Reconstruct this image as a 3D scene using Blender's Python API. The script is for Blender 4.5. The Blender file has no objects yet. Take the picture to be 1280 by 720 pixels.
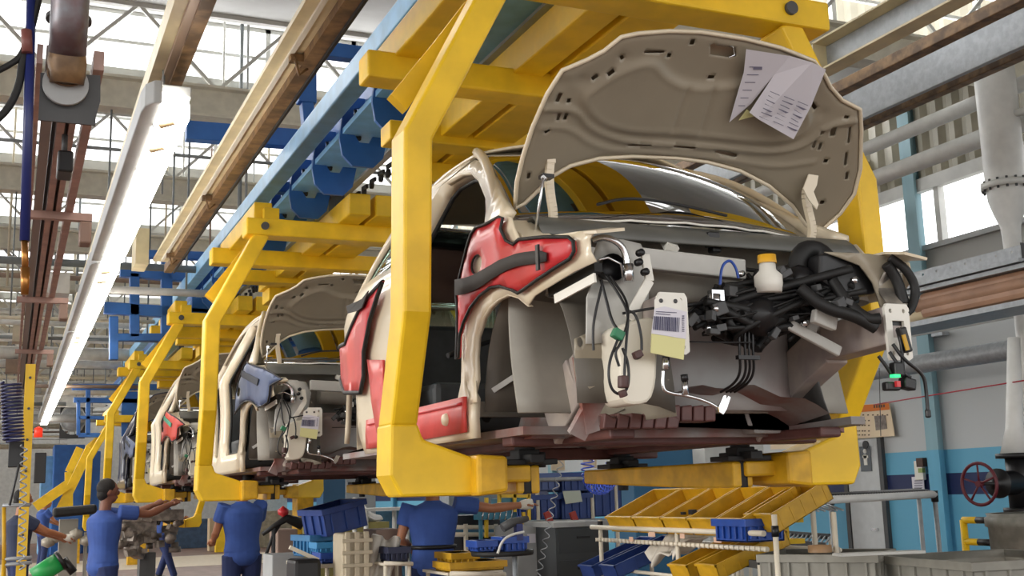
import bpy, math, random
from mathutils import Vector, Matrix
from mathutils.geometry import delaunay_2d_cdt
random.seed(7)
PI = math.pi
# ------------------------------------------------------------------ camera
FPX = 1420.0
CAMLOC = Vector((0, 0, 1.7))
_A = Vector(((12-640)/FPX, (632-360)/FPX, 1.0))
_Y = _A.normalized()
_n = Vector((1, -.028, 0)).cross(_A).normalized()
_UP = _n if _n.y < 0 else -_n
_X = _Y.cross(_UP).normalized()
if _X.x < 0: _X = -_X
RCW = Matrix((( _X.x, _X.y, _X.z), (_Y.x, _Y.y, _Y.z), (_UP.x, _UP.y, _UP.z)))  # photo axes -> world
cam_d = bpy.data.cameras.new('camera'); cam = bpy.data.objects.new('camera', cam_d)
bpy.context.collection.objects.link(cam); bpy.context.scene.camera = cam
cam_d.sensor_width = 36; cam_d.lens = 36*FPX/1280; cam_d.clip_end = 300; cam_d.clip_start = .05
M3 = RCW @ Matrix(((1, 0, 0), (0, -1, 0), (0, 0, -1)))
cam.matrix_world = Matrix.Translation(CAMLOC) @ M3.to_4x4()
# ------------------------------------------------------------------ light
SC = bpy.context.scene
world = bpy.data.worlds.new('world'); SC.world = world; world.use_nodes = True
wn = world.node_tree.nodes; wl = world.node_tree.links
bg = wn['Background']
tcn = wn.new('ShaderNodeTexCoord'); sxyz = wn.new('ShaderNodeSeparateXYZ'); wr = wn.new('ShaderNodeValToRGB')
wl.new(tcn.outputs['Generated'], sxyz.inputs[0]); wl.new(sxyz.outputs['Z'], wr.inputs[0]); wl.new(wr.outputs[0], bg.inputs[0])
wr.color_ramp.elements[0].position = 0.0; wr.color_ramp.elements[0].color = (.46, .45, .43, 1)
wr.color_ramp.elements[1].position = .12; wr.color_ramp.elements[1].color = (1, 1, 1, 1)
WORLD_STRENGTH = 2.7
bg.inputs[1].default_value = WORLD_STRENGTH
sun_d = bpy.data.lights.new('sun', 'SUN'); sun_d.energy = 2.6; sun_d.angle = math.radians(25); sun_d.color = (1, .97, .92)
sun = bpy.data.objects.new('sun', sun_d); bpy.context.collection.objects.link(sun)
sun.rotation_euler = Vector((.96, .10, -.24)).to_track_quat('-Z', 'Y').to_euler()
SC.view_settings.view_transform = 'Standard'; SC.view_settings.look = 'None'
SC.view_settings.exposure = 0.0; SC.view_settings.gamma = 1; SC.view_settings.use_curve_mapping = False
LAMP_EMIT = 14
for _k in range(-1, 9):   # daylight entering through the sawtooth rooflights
    _l = bpy.data.lights.new('rooflight', 'AREA'); _l.shape = 'RECTANGLE'; _l.size = 27; _l.size_y = .75; _l.energy = 420; _l.color = (1, 1, 1)
    _o = bpy.data.objects.new('rooflight', _l); bpy.context.collection.objects.link(_o); _o.location = (-2.3, 13.5+4*_k+.1, 7.15); _o.rotation_euler = (math.radians(-78), 0, 0)

# ------------------------------------------------------------------ helpers
def U(px, py, X=None, Y=None, Z=None):
    "world point seen at photo pixel (px,py) on the plane X=, Y= or Z="
    d = RCW @ Vector(((px-640)/FPX, (py-360)/FPX, 1))
    t = (X-CAMLOC.x)/d.x if X is not None else (Y-CAMLOC.y)/d.y if Y is not None else (Z-CAMLOC.z)/d.z
    return CAMLOC + d*t
def lin(c):
    if isinstance(c, str): c = tuple(int(c[i:i+2], 16) for i in (0, 2, 4))
    return tuple(((v/255)/12.92 if v/255 <= .04045 else ((v/255+.055)/1.055)**2.4) for v in c)
def mat(name, c, rough=.5, metal=0., noise=.0, nscale=8., c2=None, bump=0., spec=.5, trans=0., emit=None, estr=0., coat=0.):
    m = bpy.data.materials.new(name); m.use_nodes = True; nt = m.node_tree; p = nt.nodes['Principled BSDF']
    col = lin(c); p.inputs['Base Color'].default_value = (*col, 1); p.inputs['Roughness'].default_value = rough
    p.inputs['Metallic'].default_value = metal; p.inputs['Specular IOR Level'].default_value = spec
    p.inputs['Transmission Weight'].default_value = trans; p.inputs['Coat Weight'].default_value = coat
    if emit is not None:
        p.inputs['Emission Color'].default_value = (*lin(emit), 1); p.inputs['Emission Strength'].default_value = estr
    if noise > 0 or c2 is not None or bump > 0:
        tc = nt.nodes.new('ShaderNodeTexCoord'); nz = nt.nodes.new('ShaderNodeTexNoise'); nz.inputs['Scale'].default_value = nscale
        nz.inputs['Detail'].default_value = 5; nt.links.new(tc.outputs['Object'], nz.inputs['Vector'])
        if noise > 0 or c2 is not None:
            r = nt.nodes.new('ShaderNodeValToRGB'); r.color_ramp.elements[0].position = .38; r.color_ramp.elements[1].position = .66
            a = lin(c2) if c2 is not None else tuple(v*(1-noise) for v in col)
            b = col if c2 is not None else tuple(min(1, v*(1+noise)) for v in col)
            r.color_ramp.elements[0].color = (*a, 1); r.color_ramp.elements[1].color = (*b, 1)
            nt.links.new(nz.outputs['Fac'], r.inputs['Fac']); nt.links.new(r.outputs['Color'], p.inputs['Base Color'])
        if bump > 0:
            b = nt.nodes.new('ShaderNodeBump'); b.inputs['Strength'].default_value = bump; b.inputs['Distance'].default_value = .01
            nt.links.new(nz.outputs['Fac'], b.inputs['Height']); nt.links.new(b.outputs['Normal'], p.inputs['Normal'])
    return m
COL = bpy.context.scene.collection
def V(*a): return Vector(a)
class MB:
    def __init__(s): s.v = []; s.f = []; s.sm = []
    def add(s, vs, fs, smooth=False):
        o = len(s.v); s.v += [Vector(v) for v in vs]; s.f += [tuple(i+o for i in f) for f in fs]; s.sm += [smooth]*len(fs); return s
    def box(s, c, d, rz=0., rx=0., ry=0.):
        R = Matrix.Rotation(rz, 3, 'Z') @ Matrix.Rotation(ry, 3, 'Y') @ Matrix.Rotation(rx, 3, 'X'); c = Vector(c)
        vs = [c + R @ Vector((x*d[0]/2, y*d[1]/2, z*d[2]/2)) for x in (-1, 1) for y in (-1, 1) for z in (-1, 1)]
        return s.add(vs, [(0, 1, 3, 2), (4, 6, 7, 5), (0, 4, 5, 1), (2, 3, 7, 6), (0, 2, 6, 4), (1, 5, 7, 3)])
    def b2(s, a, b):  # box from corner to corner
        return s.box([(a[i]+b[i])/2 for i in range(3)], [abs(a[i]-b[i]) for i in range(3)])
    def bar(s, p, q, w, h, up=(0, 0, 1)):
        p = Vector(p); q = Vector(q); d = (q-p).normalized(); up = Vector(up)
        r = d.cross(up)
        if r.length < 1e-4: r = d.cross(Vector((1, 0, 0)))
        r.normalize(); u = r.cross(d)
        vs = [e + r*(i*w/2) + u*(j*h/2) for e in (p, q) for i, j in ((-1, -1), (1, -1), (1, 1), (-1, 1))]
        return s.add(vs, [(3, 2, 1, 0), (4, 5, 6, 7), (0, 1, 5, 4), (1, 2, 6, 5), (2, 3, 7, 6), (3, 0, 4, 7)])
    def tube(s, pts, r, n=10, closed=False, caps=True):
        pts = [Vector(p) for p in pts]; N = len(pts); rs = r if isinstance(r, (list, tuple)) else [r]*N
        T = []
        for i in range(N):
            a = pts[i-1] if i > 0 else (pts[-1] if closed else pts[0]); b = pts[(i+1) % N] if (i < N-1 or closed) else pts[-1]
            t = (b-a); T.append(t.normalized() if t.length > 1e-9 else Vector((0, 0, 1)))
        u = T[0].orthogonal().normalized(); vs = []
        for i in range(N):
            if i:
                ax = T[i-1].cross(T[i])
                if ax.length > 1e-6: u = Matrix.Rotation(T[i-1].angle(T[i]), 3, ax.normalized()) @ u
            u = (u - T[i]*u.dot(T[i])).normalized(); w = T[i].cross(u)
            vs += [pts[i] + (u*math.cos(2*PI*k/n) + w*math.sin(2*PI*k/n))*rs[i] for k in range(n)]
        fs = []
        for i in range(N if closed else N-1):
            j = (i+1) % N
            for k in range(n): fs.append((i*n+k, i*n+(k+1) % n, j*n+(k+1) % n, j*n+k))
        s.add(vs, fs, True)
        if caps and not closed:
            o = len(s.v)-len(vs); s.f.append(tuple(o+k for k in reversed(range(n)))); s.sm.append(False)
            s.f.append(tuple(o+(N-1)*n+k for k in range(n))); s.sm.append(False)
        return s
    def cyl(s, p, q, r, n=20, r2=None): return s.tube([p, q], [r, r if r2 is None else r2], n)
    def prism(s, poly, axis, a, b):
        "extrude 2D polygon along axis from a to b; poly coords are the other two axes in xyz order"
        def mk(p, t):
            return {'X': (t, p[0], p[1]), 'Y': (p[0], t, p[1]), 'Z': (p[0], p[1], t)}[axis]
        n = len(poly); vs = [mk(p, a) for p in poly] + [mk(p, b) for p in poly]
        return s.add(vs, [tuple(range(n)), tuple(reversed(range(n, 2*n)))] + [(i, i+n, (i+1) % n+n, (i+1) % n) for i in range(n)])
    def grid(s, fn, nu, nv, smooth=True, cu=False):
        vs = [fn(i/nu, j/nv) for i in range(nu+1) for j in range(nv+1)]
        return s.add(vs, [(i*(nv+1)+j, (i+1)*(nv+1)+j, (i+1)*(nv+1)+j+1, i*(nv+1)+j+1) for i in range(nu) for j in range(nv)], smooth)
    def lathe(s, prof, c, ax='Z', n=24):
        c = Vector(c); vs = []
        for (r, h) in prof:
            for k in range(n):
                a = 2*PI*k/n; x, y = r*math.cos(a), r*math.sin(a)
                vs.append(c + Vector({'Z': (x, y, h), 'Y': (x, h, y), 'X': (h, x, y)}[ax]))
        fs = [(i*n+k, i*n+(k+1) % n, (i+1)*n+(k+1) % n, (i+1)*n+k) for i in range(len(prof)-1) for k in range(n)]
        return s.add(vs, fs, True)
    def build(s, name, m, parent=None, bevel=0., solid=0., soff=-1., loc=None, sub=0):
        me = bpy.data.meshes.new(name); o = bpy.data.objects.new(name, me); COL.objects.link(o)
        base = Vector((0, 0, 0))
        if parent is not None:
            q = parent
            while q is not None: base += q.location; q = q.parent
            o.parent = parent
        elif loc is not None: base = Vector(loc); o.location = base
        elif s.v:
            mn = Vector([min(v[i] for v in s.v) for i in range(3)]); mx = Vector([max(v[i] for v in s.v) for i in range(3)])
            base = Vector(((mn.x+mx.x)/2, (mn.y+mx.y)/2, mn.z)); o.location = base
        me.from_pydata([v-base for v in s.v], [], s.f); me.polygons.foreach_set('use_smooth', s.sm)
        me.update(); me.materials.append(m)
        if bevel > 0:
            b = o.modifiers.new('bevel', 'BEVEL'); b.width = bevel; b.segments = 2; b.limit_method = 'ANGLE'; b.angle_limit = .6
        if solid > 0:
            d = o.modifiers.new('solid', 'SOLIDIFY'); d.thickness = solid; d.offset = soff
        if sub: d = o.modifiers.new('sub', 'SUBSURF'); d.levels = sub; d.render_levels = sub
        return o
def tag(o, label, cat, group=None, kind=None):
    o['label'] = label; o['category'] = cat
    if group: o['group'] = group
    if kind: o['kind'] = kind
    return o
def struct(o, label=None):
    o['kind'] = 'structure'
    if label: o['label'] = label
    return o
def root(name, loc, label, cat, group=None):
    o = bpy.data.objects.new(name, None); COL.objects.link(o); o.location = Vector(loc); o.empty_display_size = .1
    return tag(o, label, cat, group)
def copy_tree(o, parent=None, loc=None, label=None, hook=None):
    c = o.copy(); COL.objects.link(c); c.parent = parent
    if loc is not None: c.location = Vector(loc)
    if label: c['label'] = label
    if hook: hook(c)
    for ch in list(o.children): copy_tree(ch, c, hook=hook)
    return c
def inside(p, poly):
    x, y = p; c = False; n = len(poly); j = n-1
    for i in range(n):
        xi, yi = poly[i]; xj, yj = poly[j]
        if (yi > y) != (yj > y) and x < (xj-xi)*(y-yi)/(yj-yi)+xi: c = not c
        j = i
    return c
def sdf(p, poly, closed=True):
    x, y = p; best = 1e9; n = len(poly)
    for i in range(n if closed else n-1):
        ax, ay = poly[i]; bx, by = poly[(i+1) % n]; dx, dy = bx-ax, by-ay
        t = max(0, min(1, ((x-ax)*dx+(y-ay)*dy)/(dx*dx+dy*dy+1e-12))); d = (x-ax-t*dx)**2+(y-ay-t*dy)**2
        if d < best: best = d
    d = math.sqrt(best)
    return -d if closed and inside(p, poly) else d
def smooth_poly(poly, k=1, closed=True):
    for _ in range(k):
        n = len(poly); out = []
        rng = range(n) if closed else range(n-1)
        if not closed: out.append(poly[0])
        for i in rng:
            a = poly[i]; b = poly[(i+1) % n]
            out.append(tuple(.75*a[j]+.25*b[j] for j in range(len(a)))); out.append(tuple(.25*a[j]+.75*b[j] for j in range(len(a))))
        if not closed: out.append(poly[-1])
        poly = out
    return poly
def resample(poly, step):
    out = []; n = len(poly)
    for i in range(n):
        a = poly[i]; b = poly[(i+1) % n]; L = math.hypot(b[0]-a[0], b[1]-a[1]); k = max(1, int(L/step))
        for j in range(k): out.append((a[0]+(b[0]-a[0])*j/k, a[1]+(b[1]-a[1])*j/k))
    return out
def patch(mb, outline, holes, step, fn, smooth=True):
    outline = resample(outline, step); holes = [resample(h, step) for h in holes]
    vs = []; es = []
    for loop in [outline]+holes:
        o = len(vs); n = len(loop); vs += [Vector(p) for p in loop]; es += [(o+i, o+(i+1) % n) for i in range(n)]
    x0 = min(p[0] for p in outline); x1 = max(p[0] for p in outline); y0 = min(p[1] for p in outline); y1 = max(p[1] for p in outline)
    i = 0; y = y0+step*.5
    while y < y1:
        x = x0 + (step*.5 if i % 2 else step)
        while x < x1:
            if inside((x, y), outline) and not any(inside((x, y), h) for h in holes):
                if min([abs(sdf((x, y), outline))]+[abs(sdf((x, y), h)) for h in holes]) > step*.45: vs.append(Vector((x, y)))
            x += step
        y += step*.87; i += 1
    r = delaunay_2d_cdt(vs, es, [], 0, 1e-6); pv, fs = r[0], r[2]
    keep = []
    for f in fs:
        c = (sum(pv[k][0] for k in f)/len(f), sum(pv[k][1] for k in f)/len(f))
        if inside(c, outline) and not any(inside(c, h) for h in holes): keep.append(tuple(f))
    mb.add([fn(p[0], p[1]) for p in pv], keep, smooth); return mb
def ell(cx, cy, a, b, n=12, rot=0):
    return [(cx+a*math.cos(t)*math.cos(rot)-b*math.sin(t)*math.sin(rot), cy+a*math.cos(t)*math.sin(rot)+b*math.sin(t)*math.cos(rot)) for t in [2*PI*k/n for k in range(n)]]
def sweep_xz(pts, w, y0, y1):
    "box-section arm following (x,z) points with mitred corners, from y0 to y1; w a number or list"
    n = len(pts); ws = w if isinstance(w, list) else [w]*n; L = []; Rr = []
    for i in range(n):
        a = Vector(pts[max(0, i-1)]); b = Vector(pts[min(n-1, i+1)]); c = Vector(pts[i])
        d1 = (c-a).normalized() if i else (b-c).normalized(); d2 = (b-c).normalized() if i < n-1 else d1
        t = (d1+d2).normalized(); nn = Vector((-t.y, t.x)); k = 1/max(.4, nn.dot(Vector((-d1.y, d1.x))))
        L.append(c+nn*ws[i]/2*k); Rr.append(c-nn*ws[i]/2*k)
    return [tuple(p) for p in L]+[tuple(p) for p in reversed(Rr)]
def helix(a, b, r, turns, n=12):
    a = Vector(a); b = Vector(b); d = b-a; u = d.orthogonal().normalized(); w = d.normalized().cross(u); N = int(turns*n)
    return [a+d*(i/N)+(u*math.cos(2*PI*i/n)+w*math.sin(2*PI*i/n))*r for i in range(N+1)]
def curve_pts(pts, k=3):
    return smooth_poly([tuple(p) for p in pts], k, closed=False)

# ------------------------------------------------------------------ materials
Myel = mat('yellow_paint', 'eec31c', .45, noise=.10, nscale=5, bump=.05)
Myel2 = mat('yellow_paint_worn', 'd2a216', .5, noise=.18, nscale=9)
Mblu = mat('blue_paint', '2a62ab', .45, noise=.12, nscale=4)
Mlblu = mat('light_blue_paint', '79aed6', .42, noise=.12, nscale=6)
Mtan = mat('tan_paint', 'dccfa8', .5, noise=.1, nscale=5)
Mrust = mat('rusty_steel', '9c7c56', .5, .2, c2='66503a', nscale=9)
Mrust2 = mat('brown_rail_paint', 'b3948a', .5, noise=.15, nscale=8)
Mgal = mat('galvanised_steel', 'a3a8ac', .45, .3, noise=.1, nscale=20)
Mgry = mat('grey_paint', 'a9acac', .55, noise=.08, nscale=4)
Mlgry = mat('light_grey_paint', 'cfd0cc', .55, noise=.07, nscale=4)
Mdgry = mat('dark_grey', '4a4b4c', .55, noise=.1)
Mblk = mat('black_plastic', '141416', .42)
Mblk2 = mat('black_rubber', '131313', .6, noise=.3, nscale=20)
Mcream = mat('cream_body_paint', 'ddd0b6', .32, noise=.03, nscale=3, coat=.35)
Mprim = mat('grey_primer', 'a09c92', .5, noise=.10, nscale=6)
Mprim2 = mat('grey_primer_light', 'bdbcb6', .5, noise=.08, nscale=6)
Minner = mat('cream_paint_shaded', '968d7b', .42, noise=.05, nscale=4, coat=.1)  # cream body paint darkened: shadow under the hood is put into its colour
Mred = mat('red_vinyl', 'c22d33', .38, noise=.14, nscale=5, coat=.15)
Mpink = mat('red_sill_cover', 'cf4a45', .4, noise=.12, nscale=6)
Mnavy = mat('navy_vinyl', '4a5878', .45, noise=.12, nscale=6)
Mgreen = mat('green_plastic', '1f9a4a', .45)
Munder = mat('red_brown_underseal', '7a4a41', .5, c2='8a8683', nscale=5)
Mund2 = mat('red_oxide', '5e3a36', .5, noise=.2, nscale=10)
Mwhite = mat('white_plastic', 'e6e4da', .4)
Mpaper = mat('white_paper', 'd8d6de', .8)
Mypap = mat('yellow_paper', 'd9d69a', .8)
Mchrome = mat('bright_metal', 'd8dadc', .2, 1.)
Mblue_pl = mat('blue_plastic', '1f49a0', .4, noise=.1)
Mbcrate = mat('blue_crate_plastic', '294486', .45, noise=.12)
Mgcrate = mat('grey_crate_plastic', '8f8c82', .6, noise=.12, nscale=7)
Mybin = mat('yellow_bin_plastic', 'c89a1e', .45, noise=.12, nscale=9)
Mfloor = mat('floor_blocks', '8d6f60', .55, c2='775b4e', nscale=3, bump=.05)
Mfline = mat('floor_line', 'd8c8ae', .6, noise=.06)
Mlamp = mat('lamp_diffuser', 'ffffff', .5, emit='fff8ee', estr=LAMP_EMIT)
Mglass = bpy.data.materials.new('windscreen_glass'); Mglass.use_nodes = True
def glass_setup(m, tint, frac, rough=.02):
    nt = m.node_tree; nt.nodes.clear(); o = nt.nodes.new('ShaderNodeOutputMaterial'); t = nt.nodes.new('ShaderNodeBsdfTransparent')
    g = nt.nodes.new('ShaderNodeBsdfGlossy'); mx = nt.nodes.new('ShaderNodeMixShader'); lw = nt.nodes.new('ShaderNodeLayerWeight')
    t.inputs[0].default_value = (*tint, 1); g.inputs[1].default_value = rough; lw.inputs[0].default_value = .35
    mt = nt.nodes.new('ShaderNodeMath'); mt.operation = 'MULTIPLY_ADD'; mt.inputs[1].default_value = 1-frac; mt.inputs[2].default_value = frac
    nt.links.new(lw.outputs['Fresnel'], mt.inputs[0]); nt.links.new(mt.outputs[0], mx.inputs[0])
    nt.links.new(t.outputs[0], mx.inputs[1]); nt.links.new(g.outputs[0], mx.inputs[2]); nt.links.new(mx.outputs[0], o.inputs[0])
glass_setup(Mglass, (.5, .56, .48), .5)
Mglass2 = bpy.data.materials.new('side_glass'); Mglass2.use_nodes = True; glass_setup(Mglass2, (.5, .62, .56), .1)
Mcorr = mat('corrugated_sheet', 'a8a392', .5, noise=.12, nscale=2)
Mroof = mat('roof_panel', 'b5b5b3', .6, noise=.06, nscale=2)
Mskin = mat('skin', 'a9704f', .5, noise=.05)
Mskind = mat('skin_dark', '7a4c38', .5, noise=.05)
Mshirt = mat('blue_workwear', '35539a', .8, noise=.10, nscale=7, bump=.3)
Mtrous = mat('navy_trousers', '25325e', .85, noise=.12, nscale=9, bump=.3)
Mhair = mat('black_hair', '14100e', .7, noise=.3, nscale=60, bump=.5)
Mbelt = mat('black_belt', '101012', .5)
# ------------------------------------------------------------------ room
WX = 11.5
def slabx(name, x0, x1, pts, m, **k):  # polygon in YZ between x0 and x1
    return MB().prism(pts, 'X', x0, x1).build(name, m, **k)
struct(MB().b2((-16, -12, 0), (WX+.3, 60, .13)).build('floor', Mfloor))
struct(MB().b2((-3.2, 29, 0.131), (WX-.02, 34.5, .136)).build('trim_1', Mfline), 'pale painted floor stripe across the aisle')
# right wall: bands from wainscot to eaves, window band 5..6
ys = (-2, 52)
def wallz(py, px=1190): return U(px, py, X=WX).z
Z_c0, Z_n1, Z_n0 = wallz(563), wallz(594), wallz(620)
Z_s, Z_t = wallz(300), wallz(223)
Mwall = bpy.data.materials.new('painted_wall'); Mwall.use_nodes = True
nt = Mwall.node_tree; P_ = nt.nodes['Principled BSDF']; P_.inputs['Roughness'].default_value = .55
g_ = nt.nodes.new('ShaderNodeNewGeometry'); sp = nt.nodes.new('ShaderNodeSeparateXYZ'); rmp = nt.nodes.new('ShaderNodeValToRGB'); dv = nt.nodes.new('ShaderNodeMath')
dv.operation = 'DIVIDE'; dv.inputs[1].default_value = 8.0
nt.links.new(g_.outputs['Position'], sp.inputs[0]); nt.links.new(sp.outputs['Z'], dv.inputs[0]); nt.links.new(dv.outputs[0], rmp.inputs[0])
cr = rmp.color_ramp; cr.interpolation = 'CONSTANT'; cr.elements[0].position = 0; cr.elements[0].color = (*lin('69b4d6'), 1)
cr.elements[1].position = Z_n0/8; cr.elements[1].color = (*lin('1d2c5c'), 1)
for z, c in ((Z_n1, '69b4d6'), (Z_c0, 'c9ced0'), (Z_s-1.0, 'a9a9a4')):
    e = cr.elements.new(z/8); e.color = (*lin(c), 1)
nzz = nt.nodes.new('ShaderNodeTexNoise'); nzz.inputs['Scale'].default_value = 1.5; mxx = nt.nodes.new('ShaderNodeMixRGB'); mxx.blend_type = 'MULTIPLY'; mxx.inputs[0].default_value = .25
nt.links.new(rmp.outputs[0], mxx.inputs[1]); nt.links.new(nzz.outputs['Fac'], mxx.inputs[2]); nt.links.new(mxx.outputs[0], P_.inputs['Base Color'])
Yd0, Yd1 = U(1104, 600, X=WX).y, U(1064, 600, X=WX).y; Zd = U(1090, 548, X=WX).z
w = MB().b2((WX, ys[0], 0), (WX+.25, ys[1], Z_s))
struct(w.build('wall_right', Mwall))
cor = MB(); NC = 720
prof = []
for i in range(NC+1):
    y = ys[0]+(ys[1]-ys[0])*i/NC; prof.append((y, .0 if (i//2) % 2 else .07))
vs = []; fs = []
for i, (y, dx) in enumerate(prof): vs += [(WX-.05+dx, y, Z_t), (WX-.05+dx, y, 9.6)]
for i in range(NC): fs.append((2*i, 2*i+2, 2*i+3, 2*i+1))
cor.add(vs, fs)
struct(cor.build('wall_right_upper', Mcorr, solid=.01), 'corrugated cladding above the high windows')
struct(MB().b2((WX-.1, ys[0], Z_t-.06), (WX+.02, ys[1], Z_t+.12)).build('trim_2', Mlgry))
struct(MB().b2((WX-.06, ys[0], Z_s-.05), (WX+.27, ys[1], Z_s+.02)).build('trim_3', Mgry))
FL = .13
Mcol = Mwall.copy(); Mcol.name = 'column_paint'
for nd in Mcol.node_tree.nodes:
    if nd.type == 'VALTORGB':
        for e_ in nd.color_ramp.elements: e_.color = (*lin('69b4d6' if e_.position < Z_c0/8-.001 else '8fb6c2'), 1)
for i, yy in enumerate([12.0, 6.0, 18.0, 24., 30., 36., 42.]):
    y = U(1152, 400, X=WX-.15).y + (yy-12)
    c = MB().b2((WX-.12, y-.03, FL), (WX+.02, y+.03, 9.6)).b2((WX-.16, y-.10, FL), (WX-.12, y+.12, 9.6)).build('wall_right_column', Mcol)
    struct(c, 'blue grey steel column against the right wall')
    struct(MB().b2((WX-.05, y-.42, Z_s), (WX+.06, y-.33, Z_t)).build('window_%d' % (i+1), Mlgry), 'window mullion of the high window band')
# door with pictogram
dr = MB().b2((WX-.06, Yd0, 0), (WX-.01, Yd1, Zd)).build('door_1', mat('door_white', 'c6cacb', .5, noise=.04), bevel=.01); struct(dr)
fr = MB().b2((WX-.07, Yd0-.09, 0), (WX-.005, Yd0-.01, Zd+.08)).b2((WX-.07, Yd1+.01, 0), (WX-.005, Yd1+.09, Zd+.08)).b2((WX-.07, Yd0-.01, Zd+.01), (WX-.005, Yd1+.01, Zd+.08))
struct(fr.build('trim_4', Mdgry))
MB().b2((WX-.1, Yd0+.1, 1.0), (WX-.06, Yd0+.22, 1.04)).build('door_handle', Mchrome, dr)
a = U(1082, 571, X=WX-.07)
sg = MB().b2((WX-.072, a.y-.11, a.z-.21), (WX-.062, a.y+.12, a.z+.15)).build('washroom_sign', mat('sign_grey', '5c6368', .5)); tag(sg, 'small grey washroom pictogram plate on the white door', 'sign')
pg = MB().b2((WX-.08, a.y-.035, a.z-.12), (WX-.071, a.y+.035, a.z+.03)).b2((WX-.08, a.y-.06, a.z-.02), (WX-.071, a.y+.06, a.z+.02)).cyl((WX-.08, a.y, a.z+.08), (WX-.071, a.y, a.z+.08), .035).build('pictogram', Mwhite, sg)
a = U(1082, 556, X=WX-.07)
tag(MB().cyl((WX-.08, a.y, a.z), (WX-.06, a.y, a.z), .06, 20).build('door_disc', Mblk), 'small round black disc above the washroom pictogram', 'sign')
# far end
struct(MB().b2((-16, 52, 0), (WX+.3, 52.2, 9.6)).build('wall_far', mat('far_wall', 'b9b9b4', .7, noise=.08)))
# sawtooth roof
Mcei = Mroof
NB = 10; Y0 = 13.5; PITCH = 4.0; ZL, ZH = 6.75, 7.42
def glaz_z(): return ZL, ZH
for k in range(-4, NB):
    y = Y0+PITCH*k
    r = MB()
    # rising soffit up to the glazing, ribbed
    n = 1
    r.add([(-16, y-PITCH, ZL-.12), (WX, y-PITCH, ZL-.12), (WX, y, ZH+.12), (-16, y, ZH+.12)], [(0, 1, 2, 3)])
    ob = r.build('ceiling_slope', Mcei, solid=.06); struct(ob, 'sloping sawtooth roof bay')
    g = MB()
    x = -16.
    while x < WX:
        g.b2((x-.03, y-.03, ZL-.1), (x+.03, y+.03, ZH+.12)); x += 1.1
    g.b2((-16, y-.03, ZL-.14), (WX, y+.05, ZL)).b2((-16, y-.03, ZH), (WX, y+.05, ZH+.12)).b2((-16, y-.02, (ZL+ZH)/2-.02), (WX, y+.02, (ZL+ZH)/2+.02))
    struct(g.build('window_skylight', Mlgry), 'frame of a glazed sawtooth rooflight')
    # cross girder and lattice
    t = MB(); yb = y-.6
    zb = 6.05
    t.b2((-16, yb-.02, zb), (WX, yb+.02, zb+.34)).b2((-16, yb-.12, zb-.02), (WX, yb+.12, zb+.01)).b2((-16, yb-.12, zb+.33), (WX, yb+.12, zb+.36))
    struct(t.build('ceiling_girder', mat('girder_paint', 'd8d4c4', .55, noise=.08) if k == -4 else bpy.data.materials['girder_paint']), 'pale roof girder')
    l = MB(); x = -16.
    while x < WX-1.5:
        l.bar((x, yb, zb+.34), (x+.9, yb, ZH-.1), .04, .04).bar((x+.9, yb, ZH-.1), (x+1.8, yb, zb+.34), .04, .04); x += 1.8
    l.b2((-16, yb-.04, ZH-.14), (WX, yb+.04, ZH-.06))
    struct(l.build('ceiling_truss', Mlgry), 'light lattice truss above a roof girder')

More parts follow.
